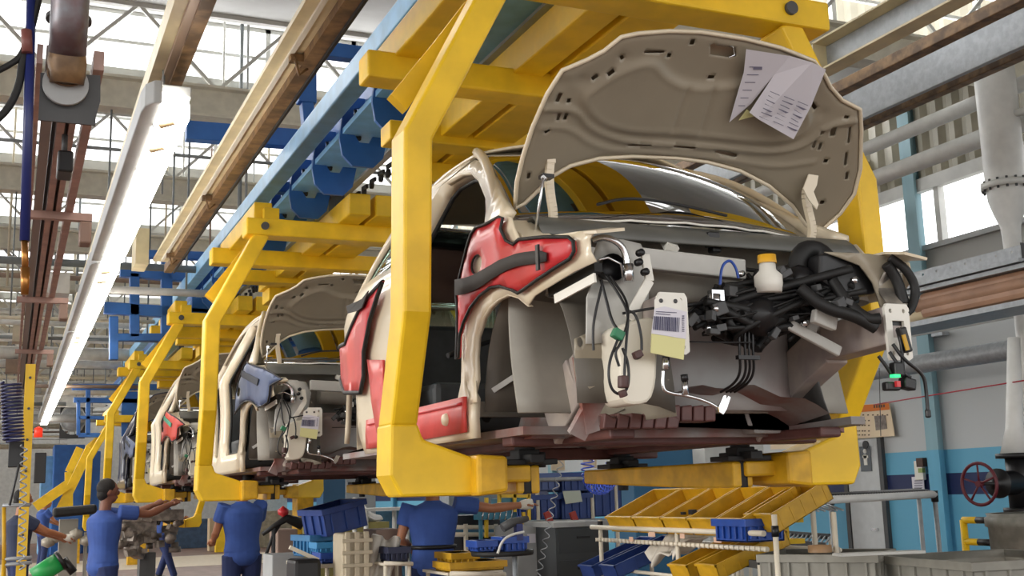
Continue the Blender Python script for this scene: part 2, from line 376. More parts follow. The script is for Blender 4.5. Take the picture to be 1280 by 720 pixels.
# ------------------------------------------------------------------ overhead carriers
CX = 2.39; HP = 4.75; HY = 3.85
def make_carrier():
    r = root('hanging_carrier', (CX, HY, 1.7), 'yellow overhead carrier frame around the nearest car with the red pads', 'carrier', 'yellow overhead carriers along the line')
    ya0, ya1 = HY, HY+.17
    for s in (-1, 1):
        y0, y1 = ya0, ya1
        m = MB(); a = MB()
        def X(x): return x if s == -1 else 2*CX-x
        def Xl(x): return x if s == -1 else 4.70-x
        # upright + slanted upper arm
        pts = [(Xl(1.325), 1.95), (X(1.322), 2.35), (X(1.335), 3.02), (X(1.70), 3.72)]
        pl = sweep_xz(pts, [.104, .108, .112, .115], y0, y1)
        nq = len(pl)//2; La = pl[:nq]; Ra = list(reversed(pl[nq:])); vs = []
        for i in range(nq):
            dy = .18 if i == 0 else 0
            vs += [V(La[i][0], y0+dy, La[i][1]), V(Ra[i][0], y0+dy, Ra[i][1]), V(Ra[i][0], y1+dy, Ra[i][1]), V(La[i][0], y1+dy, La[i][1])]
        m.add(vs, [(3, 2, 1, 0), tuple(4*(nq-1)+k for k in range(4))]+[(4*i+k, 4*i+(k+1) % 4, 4*i+4+(k+1) % 4, 4*i+4+k) for i in range(nq-1) for k in range(4)])
        m.build('arm', Myel, r, bevel=.012)
        y0 += .18; y1 += .18
        ft = [(Xl(1.272), 1.96), (Xl(1.267), 1.77), (Xl(1.31), 1.69), (Xl(1.60), 1.69), (Xl(1.60), 1.83), (Xl(1.40), 1.90), (Xl(1.378), 1.96)]
        f = MB().prism(ft, 'Y', y0, y1+.01).build('foot', Myel, r, bevel=.012)
        k = MB().prism([(Xl(1.585), 1.685), (Xl(1.71), 1.70), (Xl(1.71), 1.832), (Xl(1.585), 1.84)], 'Y', y0-.07, y1+.05).build('foot_block', Myel2, r, bevel=.015)
        # longitudinal shoe beam carrying the rests
        sb = MB().b2((Xl(1.70), y0+.03, 1.735), (Xl(1.85), y0+.2, 1.80))
        sb.prism([(y0+.06, 1.80), (y0+1.45, 1.80), (y0+1.45, 1.73), (y0+.35, 1.69), (y0+.06, 1.69)], 'X', Xl(1.80), Xl(1.90)); sb.build('shoe_beam', Myel2, r, bevel=.01)
        for yy in (y0+.08, y0+1.12):
            xx = Xl(1.845); q = MB().cyl((xx, yy, 1.69), (xx, yy, 1.84), .026).cyl((xx, yy, 1.80), (xx, yy, 1.93), .042).b2((xx-.03, yy-.12, 1.805), (xx+.03, yy+.12, 1.84)).b2((xx-.11, yy-.07, 1.80), (xx+.11, yy+.07, 1.822)).b2((xx-.045, yy-.045, 1.82), (xx+.045, yy+.045, 1.86)).cyl((xx+.07, yy, 1.79), (xx+.07, yy, 1.85), .018)
            q.build('body_rest', Mblk2, r, bevel=.004)
        y0, y1 = ya0, ya1
        MB().prism([(X(1.314), 3.264), (X(1.38), 3.208), (X(1.56), 3.485), (X(1.705), 3.724), (X(1.65), 3.72), (X(1.507), 3.52)], 'Y', y1+.1, y1+.16).build('knee_plate', Myel, r)
    y0, y1 = ya0, ya1
    cb = MB().b2((CX-.82, y0-.02, 3.70), (CX+.90, y1, 3.835)); cb.build('crossbar', Myel, r, bevel=.012)
    for s in (-1, 1):
        MB().cyl((CX+s*.68, y0-.04, 3.77), (CX+s*.68, y0-.01, 3.77), .03).build('bolt', Mdgry, r)
        MB().b2((CX+s*.62-.06, y0+.02, 3.82), (CX+s*.62+.06, y0+.1, 3.93)).build('lug', Myel, r, bevel=.006)
    MB().b2((CX-.88, y0+1.25, 3.72), (CX+.88, y0+1.42, 3.86)).build('crossbar', Myel, r, bevel=.012)
    for xo, wd in ((-.015, .17), (.25, .28)):
        MB().b2((CX+xo-wd/2, y0-.35, 3.83), (CX+xo+wd/2, y0+3.2, 4.0)).build('spine_beam', Myel, r, bevel=.01)
    MB().b2((CX-.74, y0+.1, 3.84), (CX-.60, y0+1.7, 3.99)).build('spine_beam', Myel, r, bevel=.01)
    MB().b2((CX-.42, y0+2.35, 3.78), (CX+.66, y0+2.55, 3.9)).build('crossbar', Myel, r, bevel=.01)
    MB().prism([(CX-.05, 3.70), (CX+.6, 3.70), (CX+.6, 3.84), (CX-.05, 3.84)], 'Y', y0+2.9, y0+3.25).build('rear_plate', Myel, r, bevel=.01)
    # trolleys up to the rail
    for yy in (y0+.3, y0+3.0):
        tr = MB().b2((CX-.07, yy-.1, 3.98), (CX+.01, yy+.1, 4.2)).cyl((CX-.09, yy-.06, 4.17), (CX-.02, yy-.06, 4.17), .05).cyl((CX-.09, yy+.06, 4.17), (CX-.02, yy+.06, 4.17), .05)
        tr.build('trolley', Mdgry, r)
    return r
car_lab = ['yellow overhead carrier frame around the nearest car with the red pads',
           'yellow overhead carrier frame around the second car with the navy pad',
           'yellow overhead carrier frame around the third car with the green strap',
           'yellow overhead carrier frame around the dark fourth car far down the line',
           'yellow overhead carrier frame, last and lowest on the line, behind the far workers']
carrier = make_carrier()
for i in range(1, 5):
    copy_tree(carrier, loc=(CX, HY+HP*i, 1.7-(.5 if i == 4 else 0)), label=car_lab[i])
# ------------------------------------------------------------------ cars
CC = 2.4            # car centre line
def fxz(z):
    if z < 2.68: return 1.6 + (.3*(2.0-z)**1.5 if z < 2.0 else 0) + .012*math.cos((z-2.35)*6)-.012
    return 1.6+.5*(z-2.68)-.012
def side_pt(y, z, off=0.):
    x = fxz(z)
    if y < 3.35: x += .25*(3.35-y)**1.5
    if y > 5.3: x += .13*(y-5.3)**2
    return Vector((x-off, y, z))
def mir(p): return Vector((4.72-p.x, p.y, p.z))
def SP(px, py, off=0.):
    x = 1.6
    for _ in range(25):
        p = U(px, py, X=x-off); x = .5*x+.5*side_pt(min(7., max(2.8, p.y)), p.z).x
    return (p.y, p.z)
def hood_frame(px, py):
    d = RCW @ Vector(((px-640)/FPX, (py-360)/FPX, 1)); n = Vector((0, -.66, -.75)); p0 = Vector((0, 3.8, 2.77))
    t = (p0-CAMLOC).dot(n)/d.dot(n); q = CAMLOC+d*t
    return (q.x-CC, (q-p0).dot(Vector((0, -.75, .66))))
HN = Vector((0, .66, .75)); HB = Vector((0, -.75, .66))
def hood_pt(a, b, off=0.):
    cam_ = .05*(1-(a/.75)**2)*(1) + .02*math.sin(min(1, max(0, b/.8))*PI)
    return Vector((CC+a, 3.8, 2.77))+HB*b+HN*(cam_-.03+off)
def SP2(px, py):
    x = 1.6
    for _ in range(25):
        p = U(px, py, X=x); x = .5*x+.5*side_pt(min(7., max(2.8, p.y-HP)), p.z).x
    return (p.y, p.z)
def piece(px_list): return [SP(*p) for p in px_list]

FEND = [(598, 293), (604, 284), (616, 280), (633, 270), (641, 272), (645, 285), (650, 296), (657, 300), (690, 295), (719, 293), (727, 289), (745, 290), (739, 299), (740, 314), (747, 327), (719, 340), (691, 357), (670, 370), (662, 382), (650, 372), (637, 368), (624, 374), (613, 384), (605, 397), (597, 421), (595, 446), (596, 474), (598, 503), (591, 504), (584, 474), (581, 449), (580, 430), (579, 370), (584, 344), (592, 312)]
PAD = [(604, 285), (616, 281), (633, 272), (638, 273), (635, 287), (642, 301), (651, 306), (658, 300), (691, 297), (721, 297), (727, 302), (728, 315), (723, 324), (691, 344), (665, 362), (657, 367), (650, 363), (635, 358), (622, 360), (609, 370), (597, 385), (588, 404), (583, 421), (582, 447), (579, 449), (580, 427), (580, 380), (579, 370), (584, 344), (592, 312), (598, 293)]
STRAP = [(583, 361, 12), (595, 359, 12), (607, 355, 12), (618, 349, 12), (629, 342, 11), (639, 336, 11), (650, 331, 10), (661, 327, 10), (672, 325, 10), (689, 323, 10), (699, 323, 7)]
QPAD = [(487, 352), (476, 364), (466, 374), (452, 400), (440, 430), (428, 442), (416, 456), (426, 464), (434, 476), (439, 491), (459, 491), (463, 470), (463, 440), (471, 400), (480, 372)]

def trim_loop(poly, off, r, n=5): return MB().tube([side_pt(y, z, off) for y, z in poly], r, n, closed=True)

def make_hood(r):
    sil = [(642, 257), (645, 225), (653, 195), (666, 158), (684, 118), (703, 88), (714, 84), (735, 76), (757, 65), (778, 48), (800, 44), (840, 42), (880, 44), (935, 53), (980, 64), (1022, 80), (1034, 96), (1042, 112), (1056, 128), (1077, 138), (1078, 165), (1075, 210), (1066, 240), (1048, 264), (1022, 287), (1006, 280), (992, 259), (965, 237), (930, 220), (890, 210), (850, 205), (795, 202), (752, 203), (715, 210), (692, 221), (672, 238), (655, 252)]
    out = [hood_frame(*p) for p in sil]
    HF = hood_frame
    rec = smooth_poly([HF(*p) for p in [(725, 120), (745, 105), (780, 84), (822, 74), (840, 98), (868, 111), (905, 110), (938, 104), (970, 92), (1005, 110), (1012, 130), (1020, 152), (1010, 172), (985, 184), (950, 186), (900, 182), (850, 176), (790, 173), (752, 162), (730, 140)]], 2)
    rim = [HF(*p) for p in [(1068, 150), (1066, 200), (1056, 236), (1022, 270)]]
    ribs = [[HF(864, 116), HF(847, 168)], [HF(897, 116), HF(882, 172)]]
    ridge = smooth_poly([HF(*p) for p in [(680, 135), (722, 138), (740, 165), (790, 184), (860, 188), (920, 192), (970, 196), (1010, 186), (1036, 160), (1070, 152)]], 2, closed=False)
    ridge2 = smooth_poly([HF(*p) for p in [(676, 160), (712, 160), (745, 188), (800, 197), (860, 200), (930, 208), (975, 214), (1020, 205)]], 2, closed=False)
    bosses = [HF(*p) for p in [(780, 74), (728, 102), (1032, 146), (704, 104)]]
    def relief(a, b):
        h = 0.; d = sdf((a, b), rec)
        h += .016*(1/(1+math.exp(-d/.006)))-.004*math.exp(-((d+.022)/.008)**2)
        for rb in ribs:
            q = sdf((a, b), rb, False); h += .009*math.exp(-(q/.010)**2)
        q = sdf((a, b), ridge, False); h -= .013*math.exp(-(q/.013)**2)
        q = sdf((a, b), ridge2, False); h -= .008*math.exp(-(q/.010)**2)
        e = abs(sdf((a, b), out)); h += .012*math.exp(-(e/.012)**2)
        for c in bosses: q = math.hypot(a-c[0], b-c[1]); h += .009*math.exp(-(q/.02)**2)-.005*math.exp(-(q/.008)**2)
        return h
    def slot(x, y, w, h, ang=0., n=10):   # px-sized slot
        c = HF(x, y); a = HF(x+math.cos(ang)*w/2, y+math.sin(ang)*w/2); L = math.hypot(a[0]-c[0], a[1]-c[1]); th = math.atan2(a[1]-c[1], a[0]-c[0])
        k = math.hypot(*(HF(x, y+h/2)[i]-c[i] for i in (0, 1)))
        return [(c[0]+u*L*math.cos(th)-v*k*math.sin(th), c[1]+u*L*math.sin(th)+v*k*math.cos(th)) for u, v in ((-1, -.7), (-.8, -1), (.8, -1), (1, -.7), (1, .7), (.8, 1), (-.8, 1), (-1, .7))]
    holes = [slot(821, 68, 26, 3, .02), slot(869, 56, 6, 7), slot(840, 73, 5, 5), slot(745, 98, 9, 5, -.6), slot(765, 92, 10, 4, -.6), slot(699, 122, 12, 5, -1.15), slot(712, 127, 5, 5), slot(699, 147, 9, 4, -1.3), slot(708, 147, 9, 4, -1.3), slot(684, 164, 7, 4, -.5), slot(894, 102, 8, 4),
             slot(803, 186.5, 29, 3, .02), slot(860, 189.5, 28, 3.5, .1), slot(913, 198.5, 27, 3.5, .2), slot(1021, 136, 9, 4, .9), slot(1030, 168, 5, 5), slot(1021, 184, 9, 3, -1.25), slot(1028, 186, 9, 3, -1.25), slot(1060, 148, 5, 3), slot(1034, 203, 5, 4), slot(1044, 167, 11, 6, -1.4), slot(1058, 199, 16, 3, -1.4), slot(1058, 219, 9, 3, -1.4), slot(1027, 252, 5, 4), slot(660, 218, 7, 4, -1.4), slot(685, 118, 3, 3), slot(780, 75, 5, 4, 1.), slot(1063, 170, 20, 2.5, -1.45)]
    latch = [HF(*p) for p in [(892, 60), (898, 58), (899, 61), (924, 64), (925, 75), (918, 77), (892, 73)]]
    holes.append(latch)
    m = MB(); patch(m, out, holes, .0125, lambda a, b: hood_pt(a, b, relief(a, b)-.012)); hd = m.build('hood', Minner, r, solid=.0015)
    big = [(a*1.004, b*1.003) for a, b in out]
    m = MB(); patch(m, big, [], .05, lambda a, b: hood_pt(a, b, .016+.03*min(1, -sdf((a, b), big)/.06))); m.build('hood_outer_skin', Mcream, hd, solid=.004, soff=1)
    m = MB().tube([hood_pt(a, b, .008) for a, b in resample(out, .03)], .0085, 6, closed=True); m.build('hood_hem', Mcream, hd)
    c = HF(914, 66); p = hood_pt(*c, -.01); m = MB().tube([p+V(.0, 0, .02), p+V(.012, -.01, .015), p+V(.01, -.015, -.02), p+V(-.01, -.01, -.03)], .003, 6); m.build('latch_striker', Mchrome, hd)
    for sgn, P0 in ((-1, [(688, 196), (686, 222), (688, 245), (692, 268), (690, 284), (682, 289)]), (1, [(1014, 222), (1006, 240), (1010, 262), (1016, 285), (1014, 300), (1008, 306)])):
        ys = [3.66, 3.67, 3.68, 3.69, 3.70, 3.70]
        pts = [Vector(q) for q in curve_pts([U(x, y, Y=yy) for (x, y), yy in zip(P0, ys)], 2)]
        h = MB()
        for i in range(len(pts)-1): h.bar(pts[i], pts[i+1], .022, .03, up=(1, 0, 0))
        h.box(pts[0], (.035, .02, .05)); h.build('hood_hinge', Mcream, r, bevel=.004)
    # right hinge bracket fin
    m = MB(); q = [U(x, y, Y=3.62) for x, y in [(1010, 218), (1022, 220), (1020, 232), (1016, 240), (1022, 256), (1020, 262), (1010, 250), (1003, 236)]]
    m.add(q, [tuple(range(8))]); m.build('hinge_bracket', Mcream, hd, solid=.006)
    a = U(679, 222, Y=3.5); b = U(667, 305, Y=3.62)
    m = MB().tube([a, b], .0055, 8).tube([a, a+V(.02, .02, 0)], .009, 8); m.build('hood_prop', Mchrome, r)
    m = MB().box(U(683, 221, Y=3.6), (.045, .04, .014)); m.build('prop_clip', Mblk, r)
    return hd

def make_car(five_door, padmat, strapmat):
    r = root('car_body', (CC, 5.0, 1.9), '', 'car', 'unfinished car bodies hanging on the line')
    # ---- sides
    front = [(4.0, 1.90), (3.99, 2.05), (4.08, 2.12), (4.10, 2.45), (4.03, 2.58), (3.93, 2.67), (3.80, 2.68), (3.64, 2.68), (3.63, 2.70), (3.79, 2.785), (4.017, 2.92), (4.30, 3.075), (4.51, 3.154), (4.71, 3.198), (4.98, 3.228), (5.35, 3.20), (5.65, 3.11), (5.9, 2.97), (6.15, 2.80), (6.4, 2.66), (6.5, 2.5), (6.56, 2.3), (6.56, 2.05), (6.50, 2.0), (6.47, 2.15), (6.38, 2.3), (6.22, 2.39), (6.06, 2.415), (5.88, 2.36), (5.74, 2.24), (5.62, 2.05), (5.45, 1.90)]
    fdoor = [(4.17, 2.04), (4.13, 2.12), (4.14, 2.45), (4.09, 2.56), (3.98, 2.66), (3.87, 2.70), (3.932, 2.765), (4.025, 2.842), (4.271, 2.985), (4.477, 3.08), (4.667, 3.13), (4.88, 3.145), (4.95, 3.11), (4.98, 2.7), (4.97, 2.12), (4.9, 2.04)]
    rdoor = [(5.10, 2.04), (5.08, 2.2), (5.09, 2.7), (5.06, 3.10), (5.12, 3.14), (5.38, 3.12), (5.6, 3.04), (5.8, 2.91), (5.9, 2.75), (5.8, 2.52), (5.7, 2.38), (5.60, 2.22), (5.48, 2.04)]
    rwin = [(5.14, 2.78), (5.10, 3.06), (5.16, 3.13), (5.38, 3.10), (5.6, 3.02), (5.8, 2.9), (5.9, 2.80)]
    qwin = [(6.08, 2.8), (6.08, 2.98), (6.15, 3.05), (6.3, 2.95), (6.36, 2.83)]
    holes = [fdoor, rdoor] if five_door else [fdoor, rwin]
    for s in (0, 1):
        fn = (lambda y, z: side_pt(y, z)) if s == 0 else (lambda y, z: mir(side_pt(y, z)))
        m = MB(); patch(m, front, holes, .055, fn); b = m.build('body_side', Mcream, r, solid=.03, soff=-1 if s else 1)
        # door-frame flanges, inset second skin
        for h in holes:
            t = MB(); n = len(h); hh = resample(h, .04)
            vs = []
            for (y, z) in hh:
                a = side_pt(y, z, 0); b_ = side_pt(y, z, -.07)
                cy = sum(q[0] for q in hh)/len(hh); cz = sum(q[1] for q in hh)/len(hh)
                k = .035; b_.y += (cy-y)*k*2; b_.z += (cz-z)*k*1.4
                if s: a = mir(a); b_ = mir(b_)
                vs += [a, b_]
            N = len(hh); t.add(vs, [(2*i, 2*((i+1) % N), 2*((i+1) % N)+1, 2*i+1) for i in range(N)], True)
            t.build('door_frame', Mcream, b, solid=.004)
            e = MB().tube([vs[2*i+1] for i in range(N)], .011, 6, closed=True); e.build('door_seal', Mblk2, b)
        if not five_door:
            g = MB(); patch(g, rwin, [], .2, (lambda y, z: side_pt(y, z, -.03)) if s == 0 else (lambda y, z: mir(side_pt(y, z, -.03)))); g.build('side_window', Mglass2, b, solid=.004)
    # fender shells (both)
    fo = piece(FEND)
    for s in (0, 1):
        fn = (lambda y, z: side_pt(y, z, .004)) if s == 0 else (lambda y, z: mir(side_pt(y, z, .004)))
        if s:
            def fn(y, z): p = mir(side_pt(y, z, .004)); p.x -= .30*max(0, 3.55-y); return p
            fo2 = [(y+(.12 if y < 3.4 else 0), max(z, 2.33)) for y, z in fo if z > 2.3 or y > 4]
            fo2 = [(3.95, 2.66), (3.8, 2.68), (3.61, 2.66), (3.51, 2.56), (3.3, 2.52), (3.17, 2.49), (3.14, 2.42), (3.3, 2.38), (3.5, 2.40), (3.75, 2.42), (3.95, 2.40)]
        m = MB(); patch(m, fo2 if s else fo, [], .04, fn); f = m.build('fender', Mcream, r, solid=.006, soff=0)
        if s: continue
        lip = [(4.01, 2.03)]+[SP(*p) for p in [(596, 474), (595, 446), (597, 421), (605, 397), (613, 384), (624, 374), (637, 368), (650, 372), (662, 382)]]
        q = MB(); vs = []
        for (y, z) in lip:
            a = side_pt(y, z, .006); b_ = side_pt(y, z, -.014)
            if s: a = mir(a); b_ = mir(b_)
            vs += [a, b_]
        q.add(vs, [(2*i, 2*i+2, 2*i+3, 2*i+1) for i in range(len(lip)-1)], True); q.build('arch_lip', Mcream, f, solid=.004)
    # ledges on top of the fender
    m = MB()
    for s in (0, 1):
        P3 = [V(1.62, 3.02, 2.475), V(1.62, 3.15, 2.50), V(1.60, 3.5, 2.55), V(1.60, 3.68, 2.66), V(1.70, 3.70, 2.67), V(1.72, 3.5, 2.56), V(1.73, 3.15, 2.52), V(1.72, 3.02, 2.49)]
        if s: P3 = [mir(p)-V(.30*max(0, 3.55-p.y), 0, 0) for p in P3]
        MB().add(P3, [(0, 1, 6, 7), (1, 2, 5, 6), (2, 3, 4, 5)]).build('fender_ledge', Mcream, r, solid=.01)
    # ---- pads
    po = piece(PAD)
    if five_door:
        po = [(SP(x, y)[0]-0, SP(x, y)[1]) for x, y in []] or [(lambda q: (q[0]-HP, q[1]))(SP2(x, y)) for x, y in [(314, 453), (324, 457), (334, 460), (346, 466), (358, 474), (350, 478), (343, 482), (342, 494), (340, 503), (334, 507), (328, 509), (321, 503), (317, 501), (311, 502), (306, 506), (300, 514), (298, 518), (299, 505), (300, 490), (303, 478), (306, 469), (309, 461)]]
        STR2 = [(lambda q: (q[0]-HP, q[1]))(SP2(x, y)) for x, y in [(310, 463), (331, 474), (329, 482), (309, 471)]]
    for s in (0, 1):
        if s: continue
        fn = (lambda y, z: side_pt(y, z, .022)) if s == 0 else (lambda y, z: mir(side_pt(y, z, .022)))
        def bump(y, z):
            p = side_pt(y, z, .022+.010*min(1, abs(sdf((y, z), po))/.03)+.008*math.exp(-((y-3.62-(z-2.5)*.1)/.05)**2))
            return mir(p) if s else p
        hole = [SP(*p) for p in ell(606, 331, 7, 13, 14, .2)] if not five_door else [(lambda q: (q[0]-HP, q[1]))(SP2(*p)) for p in ell(304, 490, 2, 6, 14, .1)]
        m = MB(); patch(m, po, [hole], .035, bump); pd = m.build('fender_pad', padmat, r, solid=.008, soff=0)
        t = MB()
        for lp, rr in ((resample(po, .04), .0065), (hole, .005)):
            pts = [fn(y, z) for y, z in lp]; t.tube([p+V(-.008 if s == 0 else .008, 0, 0) for p in pts], rr, 6, closed=True)
        t.build('pad_piping', Mblk2, pd)
        MB().add([side_pt(y, z, .012) for y, z in hole], [tuple(range(14))]).build('fender_peephole', Mcream, pd, solid=.003)
        if five_door:
            MB().add([side_pt(y, z, .04) for y, z in STR2], [(0, 1, 2, 3)]).build('pad_strap', strapmat, pd, solid=.006); continue
        st = MB(); vs = []
        for x, y, h in STRAP:
            for d in (-h, h-2):
                yy, zz = SP(x, y+d*.9); p = side_pt(yy, zz, .044); vs.append(mir(p) if s else p)
        st.add(vs, [(2*i, 2*i+2, 2*i+3, 2*i+1) for i in range(len(STRAP)-1)], True); st.build('pad_strap', strapmat, pd, solid=.006)
        if s == 0:
            bk = MB(); yy, zz = SP(690, 323); p = side_pt(yy, zz, .052); bk.box(p, (.008, .02, .085)); bk.build('strap_buckle', Mblk, pd)
    if not five_door:
        qo = piece(QPAD)
        m = MB(); patch(m, qo, [], .06, lambda y, z: side_pt(y, z, .03)); qp = m.build('quarter_pad', padmat, r, solid=.012, soff=0)
        MB().tube([side_pt(y, z, .035) for y, z in resample(qo, .06)], .012, 6, closed=True).build('pad_piping', Mblk2, qp)
        st = MB(); vs = []
        for x, y in [(446, 383), (460, 377), (466, 374), (474, 364), (466, 385), (460, 389), (448, 392)]:
            yy, zz = SP(x, y); vs.append(side_pt(yy, zz, .05))
        st.add(vs, [tuple(range(7))]); st.build('pad_strap', strapmat, qp, solid=.006)
        yy, zz = SP(474, 450)
        lo = [SP(*p) for p in [(466, 450), (486, 450), (486, 556), (478, 540), (471, 500)]]
        m = MB(); patch(m, lo, [], .06, lambda y, z: side_pt(y, z, .025)); m.build('sill_cover', Mpink, r, solid=.01, soff=0)
        so = [SP(*p) for p in [(520, 512), (588, 499), (592, 545), (520, 560)]]
        so = [(4.03, 2.06), (5.0, 2.06), (5.35, 2.06), (5.35, 1.92), (4.03, 1.925)]
        m = MB(); patch(m, so, [], .06, lambda y, z: side_pt(y, z, .016)); sc = m.build('sill_cover', Mpink, r, solid=.012, soff=0)
        m = MB().tube([side_pt(4.05+.05*i, 2.035, .024) for i in range(26)], .006, 6); m.build('sill_bead', Mred, sc)
        p = side_pt(4.22, 1.985, .024); m = MB().lathe([(0.0, -.012), (.02, -.012), (.026, 0), (.026, .004)], p, 'X', 14); m.build('sill_plug', Mcream, sc)
    # ---- roof, tail
    def roof(u, v):
        y = 4.42+v*1.2; s = (u-.5)*2; xe = .8-.5*(3.18-2.68)+.01
        return V(CC+s*(xe-.0), y+.1*s*s*(1-v)*1, 3.19+.07*(1-s*s)+.03*math.sin(v*PI)-.09*v*v)
    MB().grid(roof, 16, 14).build('roof_panel', Mcream, r, solid=.012)
    # headliner-side cross bows
    m = MB()
    for y in (4.6, 5.0, 5.5): m.grid(lambda u, v, y=y: V(CC+(u-.5)*1.06, y+v*.07, 3.165+.06*(1-(2*u-1)**2)), 10, 1)
    m.build('roof_bows', Mprim, r, solid=.01)
    MB().grid(lambda u, v: V(CC+(u-.5)*1.16, 4.5+v*1.1, 3.16-.07*v*v+.055*(1-(2*u-1)**2)), 10, 6).build('headliner', mat('headliner', '8b8573', .8), r, solid=.004)
    m = MB(); m.grid(lambda u, v: V(CC+(u-.5)*(1.08), 5.62+.78*v+.05*math.sin(PI*u), 3.12-.45*v+.04*math.sin(v*PI)), 10, 4).build('rear_window', Mglass2, r, solid=.005)
    m = MB(); m.grid(lambda u, v: V(CC+(u-.5)*1.1, 6.42+.1*v+.06*math.sin(PI*u)+.05*math.sin(PI*v), 2.66-.7*v), 10, 6).build('tail_panel', Mcream, r, solid=.012)
    # ---- windscreen
    def ws(u, v):
        s = (u-.5)*2; w = .755-.21*v
        yb = 3.62+.20*s*s; yt = 4.46+.10*s*s
        return V(CC+s*w, yb+(yt-yb)*v, 2.695+.50*v+.065*math.sin(PI*v)+.03*(1-s*s)*v)
    wsc = MB().grid(ws, 20, 14).build('windscreen', Mglass, r, solid=.005)
    def frit(u, v):
        s = (u-.5)*2; q = ws(u, v*.13); return q+V(0, .01, -.008)
    MB().grid(frit, 20, 2).build('frit_band', Mblk, wsc)
    m = MB().tube([ws(i/20, 0)+V(0, -.012, -.004+.003*math.sin(i*2.3)) for i in range(2, 19)], .005, 6); m.build('windscreen_bead', Mwhite, wsc)
    for s in (0, 1):
        m = MB(); P4 = [ws(s, t/8)+V(.0, 0, .01) for t in range(9)]; m.tube([p+V(-.0 if s == 0 else 0, 0, 0) for p in P4], .022, 8)
        m.build('windscreen_pillar', Mcream, r)
    m = MB().tube([ws(.08+.04*i, 0)+V(0, .02, -.02) for i in range(22)], .006, 6)
    m.tube(curve_pts([V(1.95, 3.62, 2.74), V(2.1, 3.66, 2.79), V(2.35, 3.72, 2.80), V(2.55, 3.66, 2.75)], 2), .006, 6); m.build('wiper', Mblk, r)
    # ---- firewall, cowl, floor, interior
    def fw(u, v):
        s = (u-.5)*2; return V(CC+s*.74, 3.74+.10*math.sin(v*PI)*(1-.4*s*s), 1.98+.70*v)
    MB().grid(fw, 14, 12).build('firewall', Mprim, r, solid=.01)
    m = MB(); m.grid(lambda u, v: V(CC+(u-.5)*1.42, 3.55+.16*v, 2.60+.05*math.sin(v*PI)+.06*v), 12, 4); m.build('cowl_tray', mat('cowl_tray_paint', '5f5f5a', .45, noise=.1), r, solid=.01)
    m = MB().grid(lambda u, v: V(CC+(u-.5)*1.4, 3.80+.08*v, 2.52+.17*v), 12, 4).build('cowl_wall', mat('cowl_dark', '4a4c4a', .4, .3), r, solid=.008)
    fl = MB()
    fl.prism([(1.68, 1.93), (2.15, 1.93), (2.2, 2.10), (2.6, 2.10), (2.65, 1.93), (3.12, 1.93), (3.12, 1.90), (2.68, 1.90), (2.63, 2.06), (2.17, 2.06), (2.12, 1.90), (1.68, 1.90)], 'Y', 3.75, 6.2)
    fl.build('floor_pan', Munder, r)
    u_ = MB()
    for xx in (1.95, 2.85): u_.b2((xx-.05, 3.5, 1.87), (xx+.05, 6.3, 1.91))
    u_.b2((1.7, 3.9, 1.865), (3.1, 4.0, 1.91)).b2((1.7, 5.2, 1.85), (3.1, 5.3, 1.91)); u_.build('under_rails', Mund2, r, bevel=.01)
    if 'interior_grey' not in bpy.data.materials: mat('interior_grey', '3f4244', .6, noise=.2)
    for nm_, a_, b_ in (('dashboard', (1.72, 3.86, 2.30), (3.08, 4.10, 2.66)), ('seat_mount', (1.74, 4.85, 1.95), (2.25, 5.3, 2.2)), ('seat_mount', (2.55, 4.85, 1.95), (3.06, 5.3, 2.2)), ('rear_bulkhead', (1.78, 5.75, 1.95), (3.0, 5.9, 2.6)), ('rear_bench', (1.75, 5.3, 1.94), (3.05, 5.75, 2.2))):
        MB().b2(a_, b_).build(nm_, bpy.data.materials['interior_grey'], r, bevel=.03)
    MB().tube(curve_pts([V(1.8, 4.4, 2.0), V(2.0, 4.5, 2.2), V(2.3, 4.5, 2.15), V(2.6, 4.7, 2.4), V(2.9, 4.6, 2.3)], 2), .02, 8).tube(curve_pts([V(1.75, 4.7, 2.3), V(2.1, 4.8, 2.42), V(2.5, 4.7, 2.3), V(2.9, 4.9, 2.45)], 2), .012, 8).build('interior_loom', Mblk2, r)
    MB().b2((1.7, 4.25, 2.0), (2.1, 4.3, 2.06)).build('seat_rail', Mprim2, r); MB().b2((2.5, 4.55, 2.1), (3.0, 4.6, 2.14)).build('seat_rail', Mprim2, r)
    # ---- wheel housings
    def house(mirror):
        m = MB()
        def hp(u, v):
            th = PI*(1.02-u*1.02)     # rear -> front over the top
            y = 3.62+.385*math.cos(PI-th)*-1; z = 1.99+.46*math.sin(th)+.01
            x = 1.64+.36*v
            if v > .75: z -= .03*(v-.75)*4
            p = V(x, y, z)
            if mirror: p = mir(p); p.x -= .18
            return p
        MB().grid(hp, 18, 6).build('housing_arch', mat('housing_arch_paint', '5d5850', .5, noise=.12, nscale=5) if 'housing_arch_paint' not in bpy.data.materials else bpy.data.materials['housing_arch_paint'], r, solid=.006)
        o = [(3.235, 1.93), (3.235, 2.05), (3.30, 2.25), (3.42, 2.38), (3.62, 2.46), (3.82, 2.38), (3.95, 2.25), (4.01, 2.03), (4.01, 1.93)]
        def inn(y, z):
            bul = .05*math.exp(-((y-3.58)/.13)**2)*(1 if z > 1.95 else .5)+.012*math.sin(z*22)
            p = V(1.995-bul+.12*max(0, z-2.3), y, z)
            if mirror: p = mir(p); p.x -= .12
            return p
        patch(m, o, [ell(3.72, 2.02, .008, .008, 6)], .03, inn)
        return m
    h0 = house(False).build('wheel_housing', mat('housing_paint', '8e8778', .4, noise=.08, nscale=5), r, solid=.006); MB().grid(lambda u, v: V(2.90-.06*math.sin(v*PI), 3.55+.45*u, 1.93+.5*v), 8, 6).build('far_inner_wing', mat('inner_wing_shade', '4b4a48', .5, noise=.15), r, solid=.006)  # far wing sheet is dark grey: shade of the wheel arch in its colour
